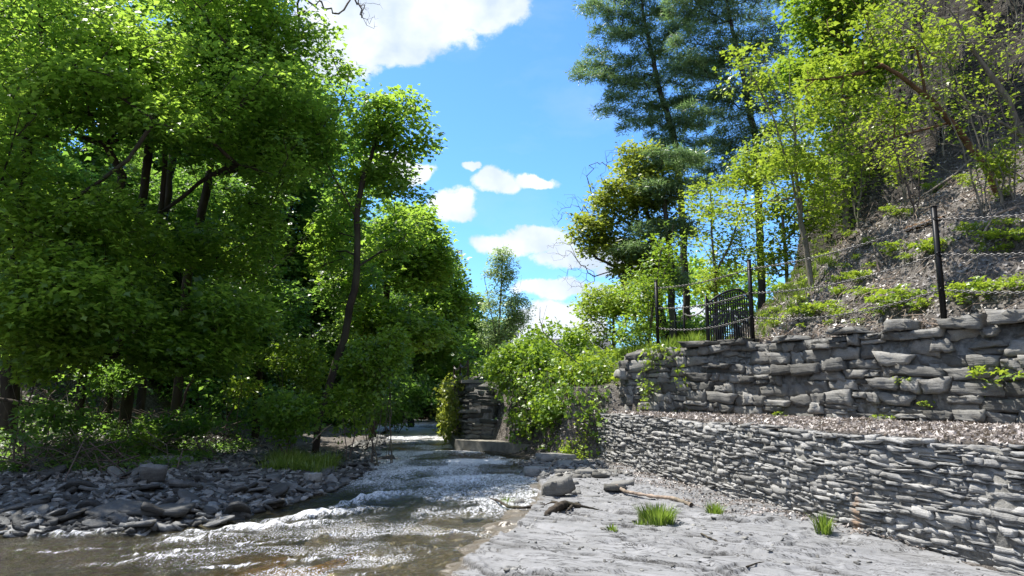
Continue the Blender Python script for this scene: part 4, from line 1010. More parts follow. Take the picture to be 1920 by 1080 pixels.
shrub('leafy trailing weeds among the dead vines by the end of the slate wall', 1078, 850, 15.4, .4, .25, 60, M_['lime'], 216, size=.06, rad=.13)
shrub('small bright plant at the foot of the slate wall corner', 1085, 885, 15.0, .35, .12, 50, M_['lime'], 207, size=.06, rad=.12, stems=3)
shrub('slender weeds climbing the end of the slate wall', 1095, 830, 15.5, .18, .4, 45, M_['lime'], 208, size=.06, rad=.14)
shrub('dark green bush below the young birch', 925, 700, 30, 1.6, .7, 160, M_['maple'], 209, size=.14, rad=.35)
shrub('far hedge-like bush line closing the view beyond the sunny bank', 1000, 690, 44, 5.0, 1.5, 360, M_['spring'], 210, size=.2, rad=.5)
shrub('sunlit bush beyond the fence where the path goes on', 1300, 615, 27, 1.3, .45, 130, M_['spring'], 211, size=.12, rad=.3)
shrub('distant green trees seen through the fence chains', 1270, 560, 48, 7.0, 2.6, 420, M_['maple'], 212, size=.3, rad=.8, name='distant_tree', cat='tree')
# grass growing on the path verge
# ---- grass
def blades(C, n, h, spread, rng, w=.007, lean=.5, normal=None):
    """tufts at C: n curved blades each"""
    m = len(C); a = rng.uniform(0, 6.283, (m, n)); rr = spread * np.sqrt(rng.uniform(0, 1, (m, n)))
    d = np.stack([np.cos(a), np.sin(a), np.zeros_like(a)], -1)
    base = C[:, None] + d * rr[..., None]
    hh = h * rng.uniform(.5, 1.2, (m, n)); ln = lean * rng.uniform(.2, 1.1, (m, n)) * (0.4 + rr / max(spread, 1e-6))
    sd = np.stack([-np.sin(a), np.cos(a), np.zeros_like(a)], -1) * w
    up = np.array([0, 0, 1.0])
    def q(t): return base + up * (hh * (t - .35 * t * t * ln))[..., None] + d * (hh * ln * t * t)[..., None]
    V = np.stack([q(0) - sd, q(0) + sd, q(.5) + sd * .8, q(.5) - sd * .8, q(1)], 2)
    k = np.arange(m * n) * 5
    F4 = np.stack([k, k + 1, k + 2, k + 3], 1); F3 = np.stack([k + 3, k + 2, k + 4], 1)
    return V.reshape(-1, 3), [F4, F3], np.repeat(rng.uniform(0, 1, m * n), 5)
def on_bed(px, py):
    r = ray(px, py); t = -(CAM_H - .06) / r[2]; x, y = r[0] * t, r[1] * t
    return np.array([x, y, float(bed_h(np.array([x]), np.array([y]))[0]) - .01])
for i, (lb, px, py, n, h, sp_) in enumerate([
        ('widest bright green grass tuft, growing in the middle of the bedrock shelf', 1232, 987, 420, .20, .20),
        ('small upright grass tuft in the leaf litter past the end of the log', 1340, 970, 160, .17, .09),
        ('yellowing grass tuft at the foot of the slate wall, beside the rust stain', 1545, 1003, 110, .22, .09),
        ('tiny grass sprout alone on the pale bedrock', 1147, 1012, 40, .08, .06),
        ('sparse little grass sprout next to the widest tuft', 1200, 998, 30, .07, .06),
        ('grass tuft rooted in the shallow water by the dead branch', 950, 925, 90, .17, .09)]):
    b = on_bed(px, py); rg = np.random.default_rng(300 + i)
    V, F, R_ = blades(np.zeros((1, 3)), n, h, sp_, rg)
    o = link('grass_tuft', mesh_np('grass_tuft', V, F, M_['grass'], {'rnd': R_}), None, tuple(b))
    tag(o, lb, 'grass tuft', 'grass tufts on the bedrock shelf')
def scatter_px(n, px0, px1, py0, py1, rng):
    """land points that fall inside a part of the view, spread by area on the ground"""
    out = []
    for _ in range(n): out.append(ground_at(rng.uniform(px0, px1), rng.uniform(py0, py1)))
    return np.array(out)
def scatter_xy(n, x0, x1, y0, y1, cond, rng):
    x = rng.uniform(x0, x1, n * 3); y = rng.uniform(y0, y1, n * 3); k = cond(x, y); x, y = x[k][:n], y[k][:n]
    return np.stack([x, y, hz(x, y)], 1)
rg = np.random.default_rng(320)
P = scatter_xy(150, -4.9, -2.9, 12.6, 15.0, lambda x, y: (sdw(x, y) > .4) & (sdw(x, y) < 1.6) & (fbm(x * 2.2, y * 2.2, 2, 19) > .5), rg)
V, F, R_ = blades(P, 22, .34, .17, rg, w=.008, lean=1.0)
tag(link('grass', mesh_np('bank_grass', V, F, M_['grass'], {'rnd': R_})), 'bright clump of long grass at the tip of the slate bar', 'grass', None, 'stuff')
P = scatter_xy(2600, 2.8, 9.5, 15.8, 28, lambda x, y: (x < x_talus(y)) & (sdw(x, y) > 3), rg)
V, F, R_ = blades(P, 16, .35, .2, rg, w=.013)
tag(link('grass', mesh_np('path_grass', V, F, M_['grass'], {'rnd': R_})), 'sunlit grass behind the chain fence', 'grass', None, 'stuff')
# strip of fresh grass running down the side of the slope
P = np.array([ground_at(1420 + t * 130 + rg.normal(0, 14), 610 - t * 135 + rg.normal(0, 22)) for t in rg.uniform(0, 1, 260)])
V, F, R_ = blades(P, 14, .16, .10, rg, w=.008)
tag(link('grass', mesh_np('slope_grass', V, F, M_['grass'], {'rnd': R_})), 'strip of fresh grass running up the edge of the hillside', 'grass', None, 'stuff')

# ---- fallen leaves and twigs
def litter(P, size, rng, lift=.012, tilt=.55):
    n = len(P); T, TF = LEAF['star'] if size > .045 else LEAF['oval']
    e = .06; zx = (hz(P[:, 0] + e, P[:, 1], False) - hz(P[:, 0] - e, P[:, 1], False)) / (2 * e); zy = (hz(P[:, 0], P[:, 1] + e, False) - hz(P[:, 0], P[:, 1] - e, False)) / (2 * e)
    g = np.hypot(zx, zy); lim = np.where(g > 1.2, 0, 1)
    nn_ = nrm(np.stack([-zx * lim, -zy * lim, np.ones(n)], 1) + rng.normal(0, tilt, (n, 3)))
    h = nrm(np.cross(nn_, rng.normal(0, 1, (n, 3)))); s = np.cross(nn_, h); sz = size * rng.uniform(.5, 1.3, n)
    cup = rng.uniform(-.1, .5, n)
    Z = T[:, 2][None] + cup[:, None] * (T[:, 1][None] ** 2)
    V = P[:, None] + [0, 0, lift] + sz[:, None, None] * (T[None, :, 0, None] * h[:, None] + T[None, :, 1, None] * s[:, None] + Z[..., None] * nn_[:, None])
    m = len(T); F = (TF[None] + (np.arange(n) * m)[:, None, None]).reshape(-1, 3)
    return V.reshape(-1, 3), F, np.repeat(rng.uniform(0, 1, n), m)
def sticks(P, length, r, rng, up=.25):
    n = len(P); a = rng.uniform(0, 6.283, n); d = nrm(np.stack([np.cos(a), np.sin(a), rng.normal(0, up, n)], 1)); L = length * rng.uniform(.3, 1.3, n)
    e = .1; zx = (hz(P[:, 0] + e, P[:, 1], False) - hz(P[:, 0] - e, P[:, 1], False)) / (2 * e); zy = (hz(P[:, 0], P[:, 1] + e, False) - hz(P[:, 0], P[:, 1] - e, False)) / (2 * e)
    k = np.hypot(zx, zy) < 1.2
    d[:, 2] += np.where(k, zx * d[:, 0] + zy * d[:, 1], 0); d = nrm(d)
    sag = rng.normal(0, .12, (n, 3))
    pts = np.stack([P - d * L[:, None] / 2, P + sag * L[:, None], P + d * L[:, None] / 2], 1) + [0, 0, .03]
    rr = r * rng.uniform(.4, 1.3, n)
    s = nrm(np.cross(d, [0, 0, 1.0])); u = np.cross(s, d)
    th = np.arange(4) * math.pi / 2
    off = np.cos(th)[None, :, None] * s[:, None] + np.sin(th)[None, :, None] * u[:, None]
    V = pts[:, :, None] + off[:, None] * (rr[:, None, None, None] * np.array([1, .85, .4])[None, :, None, None])
    base = np.arange(n) * 12; j = np.arange(4); j2 = (j + 1) % 4
    F = np.concatenate([np.stack([base[:, None] + q + j, base[:, None] + q + j2, base[:, None] + q + 4 + j2, base[:, None] + q + 4 + j], -1).reshape(-1, 4) for q in (0, 4)])
    return V.reshape(-1, 3), F
rg = np.random.default_rng(330)
# ledge between the walls
P = scatter_xy(26000, 2.0, 9.0, 3.5, 15.0, lambda x, y: (x > x_low(y) + .02) & (x < x_up(y) + .05), rg); P[:, 2] = LEDGE + .0 + .06 * fbm(P[:, 0] * 3, P[:, 1] * 3, 3, 2)
V, F, R_ = litter(P, .05, rg)
tag(link('fallen_leaves', mesh_np('ledge_litter', V, F, M_['litter'], {'rnd': R_})), 'dry beige leaves covering the ledge between the two walls', 'fallen leaves', None, 'stuff')
# foot of the lower wall
def foot(x, y):
    d = x_low(y) - x
    return (d > -0.02) & (d < 0.10 + .55 * sm(6.5, 9, y) * (0.4 + 1.0 * fbm(x * 2, y * 2, 3, 7))) & (y > 6.6)
P = scatter_xy(5200, .8, 4.4, 6.6, 15.2, foot, rg); P[:, 2] = bed_h(P[:, 0], P[:, 1]) + .012
V, F, R_ = litter(P, .042, rg)
tag(link('fallen_leaves', mesh_np('foot_litter', V, F, M_['litter'], {'rnd': R_})), 'drift of pinkish dry leaves along the foot of the slate wall', 'fallen leaves', None, 'stuff')
# slope
def slope(x, y): return (x > x_up(y) + .3) & ((x > x_talus(y) - .9)) & (x < x_cliff(y) + .3 + 2.5 * (fbm(x * .6, y * .6, 3, 55) > .5))
P = scatter_xy(42000, 4, 13.5, 6, 24, slope, rg)
V, F, R_ = litter(P, .062, rg, .02, .8)
tag(link('fallen_leaves', mesh_np('slope_litter', V, F, M_['litterdark'], {'rnd': R_})), 'grey-brown dead leaves lying all over the hillside', 'fallen leaves', None, 'stuff')
P = scatter_xy(3400, 4, 13.5, 6, 22, slope, rg)
V, F = sticks(P, .6, .008, rg, .35)
tag(link('dead_twigs', mesh_np('slope_twigs', V, F, M_['drift'])), 'pale dead twigs strewn over the hillside', 'twigs', None, 'stuff')
# left bank
def lbank(x, y): return (x < -3) & (sdw(x, y) > 2.6)
P = scatter_xy(16000, -16, -3.5, 10.5, 20, lbank, rg)
V, F, R_ = litter(P, .07, rg, .03, .8)
tag(link('fallen_leaves', mesh_np('bank_litter', V, F, M_['litterdark'], {'rnd': R_})), 'dead leaves on the shaded bank under the maples', 'fallen leaves', None, 'stuff')
P = scatter_xy(800, -14, -3.6, 10.5, 17, lambda x, y: lbank(x, y) & (fbm(x * .8, y * .8, 2, 3) > .42), rg); P[:, 2] += rg.uniform(0, .35, len(P))
V, F = sticks(P, 1.0, .009, rg, .55)
tag(link('dead_twigs', mesh_np('bank_twigs', V, F, M_['twig'])), 'tangle of dead sticks and brambles on the shaded bank', 'twigs', None, 'stuff')
# low ground plants of the left bank
P = scatter_xy(1300, -13, -3.6, 11.2, 17, lambda x, y: lbank(x, y) & (fbm(x * .9 + 5, y * .9, 2, 13) > .42), rg); P[:, 2] += .12
V, F, R_ = leaves(P, np.tile([0, 0, 1.0], (len(P), 1)), 16, .22, .06, .07, 'maple', rg)
tag(link('undergrowth', mesh_np('bank_plants', V, F, M_['mapledark'], {'rnd': R_})), 'low leafy ground plants in the shade of the bank', 'ground plants', None, 'stuff')

P = scatter_xy(3600, -21, -5, 16, 48, lambda x, y: (sdw(x, y) > 2.2) & ((x < -9.5) | (y > 19)) , rg); P[:, 2] += rg.uniform(.1, 1.5, len(P))
V, F, R_ = leaves(P, np.tile([0, 0, 1.0], (len(P), 1)), 18, .5, .15, .13, 'maple', rg, tilt=.5)
tag(link('undergrowth', mesh_np('wood_plants', V, F, M_['mapledark'], {'rnd': R_})), 'waist-high leafy undergrowth filling the wood behind the bank trees', 'ground plants', None, 'stuff')

# ---- small green plants on the hillside and ledges
PL = 'fresh green plants sprouting on the hillside'
def plant_mesh(seed, h, n, size, spread):
    r = np.random.default_rng(seed); A = r.normal(0, 1, (n, 3)) * [spread, spread, h * .25] + [0, 0, h * .8]; A[:, 2] = np.maximum(A[:, 2], .04)
    sk, tips = grow([np.array([[0, 0, -.05], [0, 0, h * .3], [.01, 0, h * .5]])], A, r, step=.06)
    V1, F1 = tube_mesh('s', sk, .006, .0015, None, sides=4)
    V2, F2, R2 = leaves(sk.P[tips], nrm(A - [0, 0, .01]), 9, .07, .02, size, 'maple', r, tilt=.4)
    return mesh_np('plant_stems', V1, F1, M_['grass'], {'rnd': np.full(len(V1), .3)}), mesh_np('plant_leaves', V2, F2, M_['lime'], {'rnd': R2})
pm = [plant_mesh(400 + i, h, n, s_, sp_) for i, (h, n, s_, sp_) in enumerate([(.28, 22, .075, .16), (.36, 34, .08, .22), (.18, 14, .06, .14)])]
def plant(loc, k, label, group=None, sc=1.0, cat='plant'):
    r = empty('leafy_plant', loc, label, cat, group); r.scale = (sc,) * 3; r.rotation_euler = (0, 0, random.uniform(0, 6))
    link('stems', pm[k][0], r); link('leaves', pm[k][1], r); return r
named = [(1660, 590, 1, 'leafy plant between the fence posts just above the widest wall stone'), (1690, 575, 1, 'tall leafy plant close to the tallest fence post on the pines side'),
         (1800, 575, 1, 'leafy plant beside the tallest fence post on the hill side'), (1850, 565, 1, 'spreading bright plant on top of the terrace wall past the tallest fence post'),
         (1735, 590, 0, 'small plant touching the foot of the tallest fence post'), (1450, 620, 0, 'small plant by the path just past the middle fence post'),
         (1895, 560, 0, 'bright plant at the picture edge on top of the terrace wall')]
for px, py, k, lb in named: plant(ground_at(px, py), k, lb, None, .8)
rs = np.random.default_rng(410)
GP = 'bright low plant sprouting among the dead leaves of the hillside'
spots = [(1440, 600), (1470, 590), (1500, 560), (1530, 590), (1560, 560), (1520, 530), (1580, 520), (1600, 560), (1540, 500), (1610, 600), (1570, 600), (1620, 480), (1500, 610), (1480, 540), (1600, 530),
         (1640, 520), (1850, 480), (1880, 470), (1900, 440), (1870, 420), (1820, 440), (1700, 420), (1660, 400), (1740, 350), (1700, 480), (1760, 470), (1850, 300), (1890, 330), (1900, 370), (1830, 350), (1640, 350), (1600, 380), (1560, 430), (1590, 450)]
for i, (px, py) in enumerate(spots):
    for q in range(2):
        plant(ground_at(px + rs.normal(0, 14), py + rs.normal(0, 9)), int(rs.integers(0, 3)), GP, PL, float(rs.uniform(.35, .75)))
for i, (px, py, Y, lb) in enumerate([(1890, 790, 9.0, 'tall weed with thin leaves against the foot of the terrace wall'), (1740, 765, 0, 'tiny plant growing from a joint low in the terrace wall'), (1700, 720, 0, 'tiny plant growing from a joint halfway up the terrace wall')]):
    if Y: c = ground_at(px, py)
    else:
        r = ray(px, py); ys_ = np.linspace(7, 14, 400); k = np.argmin(np.abs(x_up(ys_) - r[0] / r[1] * ys_)); c = np.array([x_up(ys_[k]) - .03, ys_[k], CAM_H + r[2] / r[1] * ys_[k]])
    plant(c, 1 if Y else 2, lb, None, 1.0 if Y else .45)
for i, (px, py) in enumerate([(1375, 780), (1462, 786), (1655, 795), (1290, 777)]):
    plant(ground_at(px, py), 2, 'tiny green weed on the leaf-covered ledge below the terrace wall', 'weeds on the ledge', .6)

# ---- ivy hanging on the end of the terrace wall and on the pier
def ivy(label, curves, n, size, mat, seed, nrmv, spread=.08, hang=True):
    r = np.random.default_rng(seed); C = []
    for c in curves:
        Q = resample(c, .06, r)
        for q in Q: C.append(q + r.normal(0, spread, 3) * [1, 1, 1])
    C = np.array(C); out = np.tile(np.array(nrmv, float), (len(C), 1))
    V, F, R_ = leaves(C, out, n, .10, .02, size, 'maple', r, tilt=.5, planetilt=1.4)
    b = np.array(curves[0])[0]
    root = empty('ivy', b, label, 'ivy')
    link('leaves', mesh_np('ivy_leaves', V - b, F, mat, {'rnd': R_}), root)
    VV, FF, k = [], [], 0
    for c in curves:
        sk = Skel(); par = -1
        for q in resample(c, .12, r, .02): par = sk.add(q, par)
        v, f = tube_mesh('v', sk, .009, .004, None, sides=4); VV.append(v - b); FF.append(f + k); k += len(v)
    link('vine_stem', mesh_np('ivy_stems', np.concatenate(VV), np.concatenate(FF), M_['twig']), root)
def on_up(px, py, off=.1):
    r = ray(px, py); ys_ = np.linspace(6, 15, 900); dx = x_up(ys_) - r[0] / r[1] * ys_; k = np.argmin(np.abs(dx)); y = ys_[k]
    return np.array([x_up(y) - off, y - off * .6, CAM_H + r[2] / r[1] * y])
ivy('yellow-green ivy trailing down the end of the terrace wall', [[on_up(1235, 648), on_up(1218, 680), on_up(1212, 720), on_up(1215, 765)], [on_up(1225, 655), on_up(1260, 660), on_up(1280, 680), on_up(1285, 715)], [on_up(1230, 650), on_up(1225, 690), on_up(1222, 730)], [on_up(1250, 655), on_up(1230, 652), on_up(1212, 660)]],
    5, .075, M_['lime'], 420, (-.8, -.6, .1))
def on_pier(y, z): x = np.interp(y, [18.9, 19.15, 25, 31.5], [-.9, -1.32, -2.2, -2.95]); return np.array([x - .15, y - .05, z])
rp = np.random.default_rng(421)
ivy('mat of moss and ivy covering the stream side of the old pier', [[on_pier(y, 1.75), on_pier(y + .1, 1.2), on_pier(y, .6), on_pier(y, .25)] for y in np.arange(19.5, 31, .45)], 6, .11, M_['olive'], 422, (-.95, -.3, .1), .16)
ivy('dangling dead vines and roots over the dark hollow of the bank', [[np.array([x, 17.9 - .9 * (x + .4) + rp.normal(0, .15), 1.9 + rp.normal(0, .15)]), np.array([x + rp.normal(0, .1), 17.6 - .9 * (x + .4), 1.2]), np.array([x - .08 + rp.normal(0, .1), 17.4 - .9 * (x + .4), .45 + rp.uniform(-.1, .35)])] for x in np.linspace(-.25, 1.4, 16)],
    1, .05, M_['litterdark'], 423, (-.4, -.9, .1), .12)
ivy('green creeper spilling over the bank above the rapids', [[np.array([x, 17.7 - .9 * (x + .4), 2.0 + rp.normal(0, .1)]), np.array([x, 17.35 - .9 * (x + .4), 1.4 + rp.normal(0, .2)]), np.array([x, 17.15 - .9 * (x + .4), .7 + rp.normal(0, .3)])] for x in np.linspace(0.05, 1.9, 20)],
    5, .085, M_['spring'], 424, (-.4, -.9, .1), .2)

# ---- chain fence on the terrace wall
def box(bm_list, c, h, rot=None):
    P, F = box_template(1, 1, 1); P = P * np.array(h)
    if rot is not None: P = P @ np.array(rot).T
    bm_list.append((P + np.array(c), F))
def merge(lst):
    V, F, k = [], [], 0
    for v, f in lst: V.append(v); F.append(np.asarray(f) + k); k += len(v)
    return np.concatenate(V), np.concatenate(F)
def tube(pts, r, sides=8, closed=False):
    Q = np.asarray(pts, float); n = len(Q)
    t = np.gradient(Q, axis=0) if not closed else np.roll(Q, -1, 0) - np.roll(Q, 1, 0)
    t = nrm(t); ref = np.array([.31, .17, .93]) if abs(t[:, 2]).mean() < .8 else np.array([.9, .3, .1]); a = nrm(np.cross(t, ref)); b = np.cross(t, a)
    th = np.arange(sides) * 2 * math.pi / sides; rr = np.broadcast_to(r, (n,))
    V = Q[:, None] + rr[:, None, None] * (np.cos(th)[None, :, None] * a[:, None] + np.sin(th)[None, :, None] * b[:, None])
    i = np.arange(n if closed else n - 1); j = np.arange(sides); i2 = (i + 1) % n
    F = np.stack([i[:, None] * sides + j, i[:, None] * sides + (j + 1) % sides, i2[:, None] * sides + (j + 1) % sides, i2[:, None] * sides + j], -1).reshape(-1, 4)
    return V.reshape(-1, 3), F
fpos = []
for px, off in ((1233, .22), (1411, .22), (1770, .25)):
    r = ray(px, 620 if px < 1700 else 597); ys_ = np.linspace(6, 15.2, 1500); k = np.argmin(np.abs(x_up(ys_) + off - r[0] / r[1] * ys_)); fpos.append(np.array([r[0] / r[1] * ys_[k], ys_[k], TOP - .1]))
d_ = fpos[2] - fpos[1]; fpos.append(np.array([7.6, 7.3, TOP - .1]))
ftops = [CAM_H + ray(*q)[2] / ray(*q)[1] * p[1] for q, p in zip(((1233, 527), (1411, 488), (1752, 388)), fpos)]; ftops.append(TOP + 1.45)
fence = empty('chain_fence', fpos[1], 'black iron posts strung with three sagging chains along the top of the terrace wall', 'chain fence')
print('FENCE', [p.round(2) for p in fpos], ftops)
for p, zt in zip(fpos, ftops):
    L = []
    box(L, p + [0, 0, (zt - p[2]) / 2], (.03, .03, (zt - p[2]) / 2))
    box(L, [p[0], p[1], zt + .006], (.038, .038, .006))
    for f in (.34, .62, .90):
        L.append(tube([[p[0] + .045 * math.cos(a), p[1] - .04, p[2] + f * (zt - p[2]) + .03 * math.sin(a)] for a in np.linspace(0, 2 * math.pi, 12, endpoint=False)], .007, 5, True))
    V, F = merge(L); b = fpos[1]
    link('post', mesh_np('post', V - b, F, M_['iron']), fence)
def link_mesh(A, B, sag, pitch=.052, r=.0065):
    n = max(3, int(np.linalg.norm(B - A) * 1.03 / (pitch * .78))); L = []
    t = np.linspace(0, 1, n + 1); P = A + (B - A) * t[:, None]; P[:, 2] -= sag * 4 * t * (1 - t)
    for i in range(n):
        c = (P[i] + P[i + 1]) / 2; d = nrm(P[i + 1] - P[i]); s = nrm(np.cross(d, [0, 0, 1.0])); u = np.cross(s, d); w_ = s if i % 2 else u
        a = np.linspace(0, 2 * math.pi, 10, endpoint=False)
        L.append(tube([c + d * math.cos(x) * pitch * .5 + w_ * math.sin(x) * pitch * .30 for x in a], r, 4, True))
    return merge(L)
for a in range(3):
    pa, pb = fpos[a], fpos[a + 1]
    for f, sg in ((.34, .16), (.62, .13), (.90, .10)):
        A = pa + [0, 0, f * (ftops[a] - pa[2])]; B = pb + [0, 0, f * (ftops[a + 1] - pb[2])]
        V, F = link_mesh(A, B, sg * np.linalg.norm(pb - pa) / 3.2, pitch=.055, r=.007)
        link('chain', mesh_np('chain', V - fpos[1], F, M_['chain']), fence)
# second row of posts beyond the path
f2 = [at(1266, 640, 19), at(1325, 640, 17.2), at(1268, 640, 17.4)]
fence2 = empty('handrail_fence', (f2[0][0], f2[0][1], gz(f2[0][0], f2[0][1])), 'thinner black posts with one chain standing across the path behind the terrace wall', 'chain fence')
b = np.array(fence2.location)
tops = []
for (px, pt, Y) in ((1268, 585, 18.0), (1284, 572, 16.6), (1327, 555, 15.2)):
    p = at(px, 640, Y); zt = at(px, pt, Y)[2]; g = gz(p[0], p[1]); L = []
    box(L, [p[0], p[1], (g + zt) / 2 - .05], (.024, .024, (zt - g) / 2 + .05)); V, F = merge(L); tops.append(np.array([p[0], p[1], g + (zt - g) * .8]))
    link('post', mesh_np('post', V - b, F, M_['iron']), fence2)
for A, B in zip(tops[:-1], tops[1:]):
    V, F = link_mesh(A, B, .12); link('chain', mesh_np('chain', V - b, F, M_['chain']), fence2)

# ---- sculpted iron gate: layered strata over falling strands
gy = 14.1; g0, g1 = at(1329, 640, gy), at(1412, 640, gy); gzb = TOP - .02
gate = empty('sculpted_gate', ((g0[0] + g1[0]) / 2, gy, gzb), 'black sculpted iron gate of wavy layered bars over falling strands beside the middle fence post', 'gate')
b = np.array(gate.location); W = g1[0] - g0[0]; Ht = at(1380, 543, gy)[2] - gzb
def arch(t): # outline height along the width: low at the hinge, highest past the middle
    return Ht * (0.70 + 0.30 * math.sin(min(1, t * 1.25 + .12) * math.pi * .5)) * (1 if t < .75 else 1 - .9 * (t - .75) ** 1.2)
L = [tube([(-W / 2 + W * t, 0, arch(t)) for t in np.linspace(0, 1, 16)], .022, 6), tube([(-W / 2, 0, -.05), (-W / 2, 0, arch(0) + .1)], .03, 6), tube([(W / 2, 0, -.05), (W / 2, 0, arch(1))], .026, 6), tube([(-W / 2, 0, .03), (W / 2, 0, .03)], .015, 6)]
V, F = merge(L); link('gate_frame', mesh_np('gate_frame', V, F, M_['iron'], None, True), gate)
rgt = np.random.default_rng(430); L = []
for k in range(11):
    z0 = .52 + k * .045; ph = rgt.uniform(0, 6)
    pts = []
    for t in np.linspace(0.02, .98, 18):
        z = Ht * z0 + .03 * math.sin(t * 7 + ph) + .10 * t
        pts.append((-W / 2 + W * t, rgt.normal(0, .006), min(z, arch(t) - .01)))
    L.append(tube(pts, .014, 5))
V, F = merge(L); link('wavy_bar', mesh_np('wavy_bars', V, F, M_['iron_grey'], None, True), gate)
L = []
for k in range(22):
    t = (k + .5) / 22; top = Ht * .56 + .10 * t; dx = (t - .35) * .30
    pts = [(-W / 2 + W * (.55 + (t - .55) * .72), 0, top), (-W / 2 + W * t, -.02, top * .6), (-W / 2 + W * min(.98, t + dx * .15), 0, .03)]
    L.append(tube(resample(pts, .06, rgt), .012, 5))
V, F = merge(L); link('falling_strand', mesh_np('falling_strands', V, F, M_['iron_grey'], None, True), gate)
me_p = mesh_np('back_sheet', *merge([tube([(-W / 2 + W * t, .04, .03), (-W / 2 + W * t, .04, arch(t) * .97)], .018, 4) for t in np.linspace(.03, .97, 19)]), M_['iron'])
link('upright_bar', me_p, gate)
# railing on the pier
pr = empty('pier_railing', (-1.3, 20.2, 1.8), 'small railing of rough poles and chain on top of the mossy pier', 'railing'); b = np.array(pr.location)
pp = [(-1.25, 19.8), (-1.6, 21.6), (-1.95, 23.6)]
for x, y in pp:
    V, F = tube([(x - b[0], y - b[1], -.1), (x - b[0], y - b[1], .62)], .03, 6); link('post', mesh_np('post', V, F, M_['rotten']), pr)
for (x, y), (x2, y2) in zip(pp[:-1], pp[1:]):
    for z in (.28, .55):
        V, F = link_mesh(np.array([x, y, 1.8 + z]), np.array([x2, y2, 1.8 + z]), .1, pitch=.08, r=.012); link('chain', mesh_np('chain', V - b, F, M_['chain']), pr)
o = link('coping_slab', prism([(-.6 - b[0], 19.0 - b[1]), (-1.38 - b[0], 19.12 - b[1]), (-2.25 - b[0], 25 - b[1]), (-1.2 - b[0], 25 - b[1])], -.03, .05, 'coping_slab', MATS['conc']), pr)

# ---- house behind the bushes
Mh = Mat('house_siding'); MATS['siding'] = Mh.pbr((.42, .43, .45), .7, Mh.bump(Mh.noise(2, 2, .5, sc3=(.01, .01, 30)), .3, .02))
Mr = Mat('grey_shingle'); MATS['shingle'] = Mr.pbr(Mr.ramp(Mr.noise(6, 5, .7), [(.3, (.05, .05, .055)), (.7, (.13, .13, .14))]), .9)
Mw = Mat('window_glass'); MATS['glass'] = Mw.pbr((.03, .035, .04), .1, None, 0, .5)
hc = at(1065, 690, 62); house = empty('distant_house', (hc[0], 62, 2.0), 'grey-roofed house half hidden behind the bushes of the sunny bank', 'house')
L = []; box(L, (0, 0, 1.2), (3.4, 2.5, 1.4)); V, F = merge(L); link('wall', mesh_np('house_wall', V, F, MATS['siding']), house)
me = bpy.data.meshes.new('roof'); me.from_pydata([(-3.8, -2.9, 2.5), (3.8, -2.9, 2.5), (3.8, 2.9, 2.5), (-3.8, 2.9, 2.5), (-3.8, 0, 4.3), (3.8, 0, 4.3)], [], [(0, 1, 5, 4), (2, 3, 4, 5), (0, 4, 3), (1, 2, 5), (3, 2, 1, 0)]); me.materials.append(MATS['shingle']); link('roof', me, house)
for x in (-2, 0, 2):
    L = []; box(L, (x, -2.52, 1.5), (.4, .03, .55)); V, F = merge(L); link('window', mesh_np('window', V, F, MATS['glass']), house)

# ---- loose slate on the bar
rk = np.random.default_rng(500); slabs = []
for i in range(14):
    P, F = box_template(5, 4, 1); k = rk.integers(5, 8); an = np.sort(rk.uniform(0, 6.283, k)); rad_ = rk.uniform(.75, 1.1, k)
    th = np.arctan2(P[:, 1], P[:, 0]); sq = np.maximum(np.abs(P[:, 0]), np.abs(P[:, 1]))
    rr = np.interp(th % 6.283, np.concatenate([an - 6.283, an, an + 6.283]), np.tile(rad_, 3))
    x, y = np.cos(th) * sq * rr, np.sin(th) * sq * rr
    z = P[:, 2] * (1 + .25 * rk.uniform(-1, 1) * x + .25 * rk.uniform(-1, 1) * y) + rk.normal(0, .12, len(P))
    x = x + rk.normal(0, .03, len(P)); y = y + rk.normal(0, .03, len(P))
    V = np.stack([x * .5, y * .5 * rk.uniform(.5, .8), z * .5 * rk.uniform(.10, .26)], 1)
    slabs.append(mesh_np('slate_rock', V, F, M_['slab'], {'rnd': np.full(len(V), rk.uniform(0, 1))}))
def on_bar(x, y): s = sdw(x, y); return (x < -2.7) & (s > -.12) & (s < 3.4) & (y > 7.7) & (y < 17)
SL = 'flat grey slate slabs lying loose on the bar'
pts = []
while len(pts) < 240:
    x, y = rk.uniform(-8.6, -2.8), rk.uniform(7.8, 15.5)
    if on_bar(np.array([x]), np.array([y]))[0] and rk.random() < (1.15 - (y - 7.8) / 11): pts.append((x, y))
pts.sort(key=lambda p: p[1])
for i, (x, y) in enumerate(pts):
    s_ = float(rk.uniform(.13, .36)) * (1.35 if i % 8 == 0 else 1)
    o = link('slate_rock', slabs[i % 14], None, (x, y, gz(x, y) + float(rk.uniform(.0, .07))))
    o.rotation_euler = (float(rk.normal(0, .3)), float(rk.normal(0, .3)), float(rk.uniform(0, 6.28))); o.scale = (s_ * 1.35, s_ * 1.35, s_ * .75)
    tag(o, 'loose flat slate slab among many alike on the shaded bar', 'rock', SL)
pale = [m.copy() for m in slabs[:6]]
for m in pale: m.materials.clear(); m.materials.append(MATS['wall_up'])
for i in range(46):
    x, y = rk.uniform(-.5, 1.9), rk.uniform(10.0, 16.3)
    s0 = float(sdw(np.array([x]), np.array([y]))[0])
    if s0 < -.5 or x > float(x_low(y)) - .2: continue
    o = link('slate_rock', pale[i % 6], None, (x, y, float(bed_h(np.array([x]), np.array([y]))[0]) + .02)); q = float(rk.uniform(.18, .5))
    o.scale = (q, q, q * .8); o.rotation_euler = (float(rk.normal(0, .1)), float(rk.normal(0, .1)), float(rk.uniform(0, 6.28)))
    tag(o, 'thin pale slab lying where the bedrock shelf meets the rapids', 'rock', 'pale slabs at the sunny edge of the rapids')
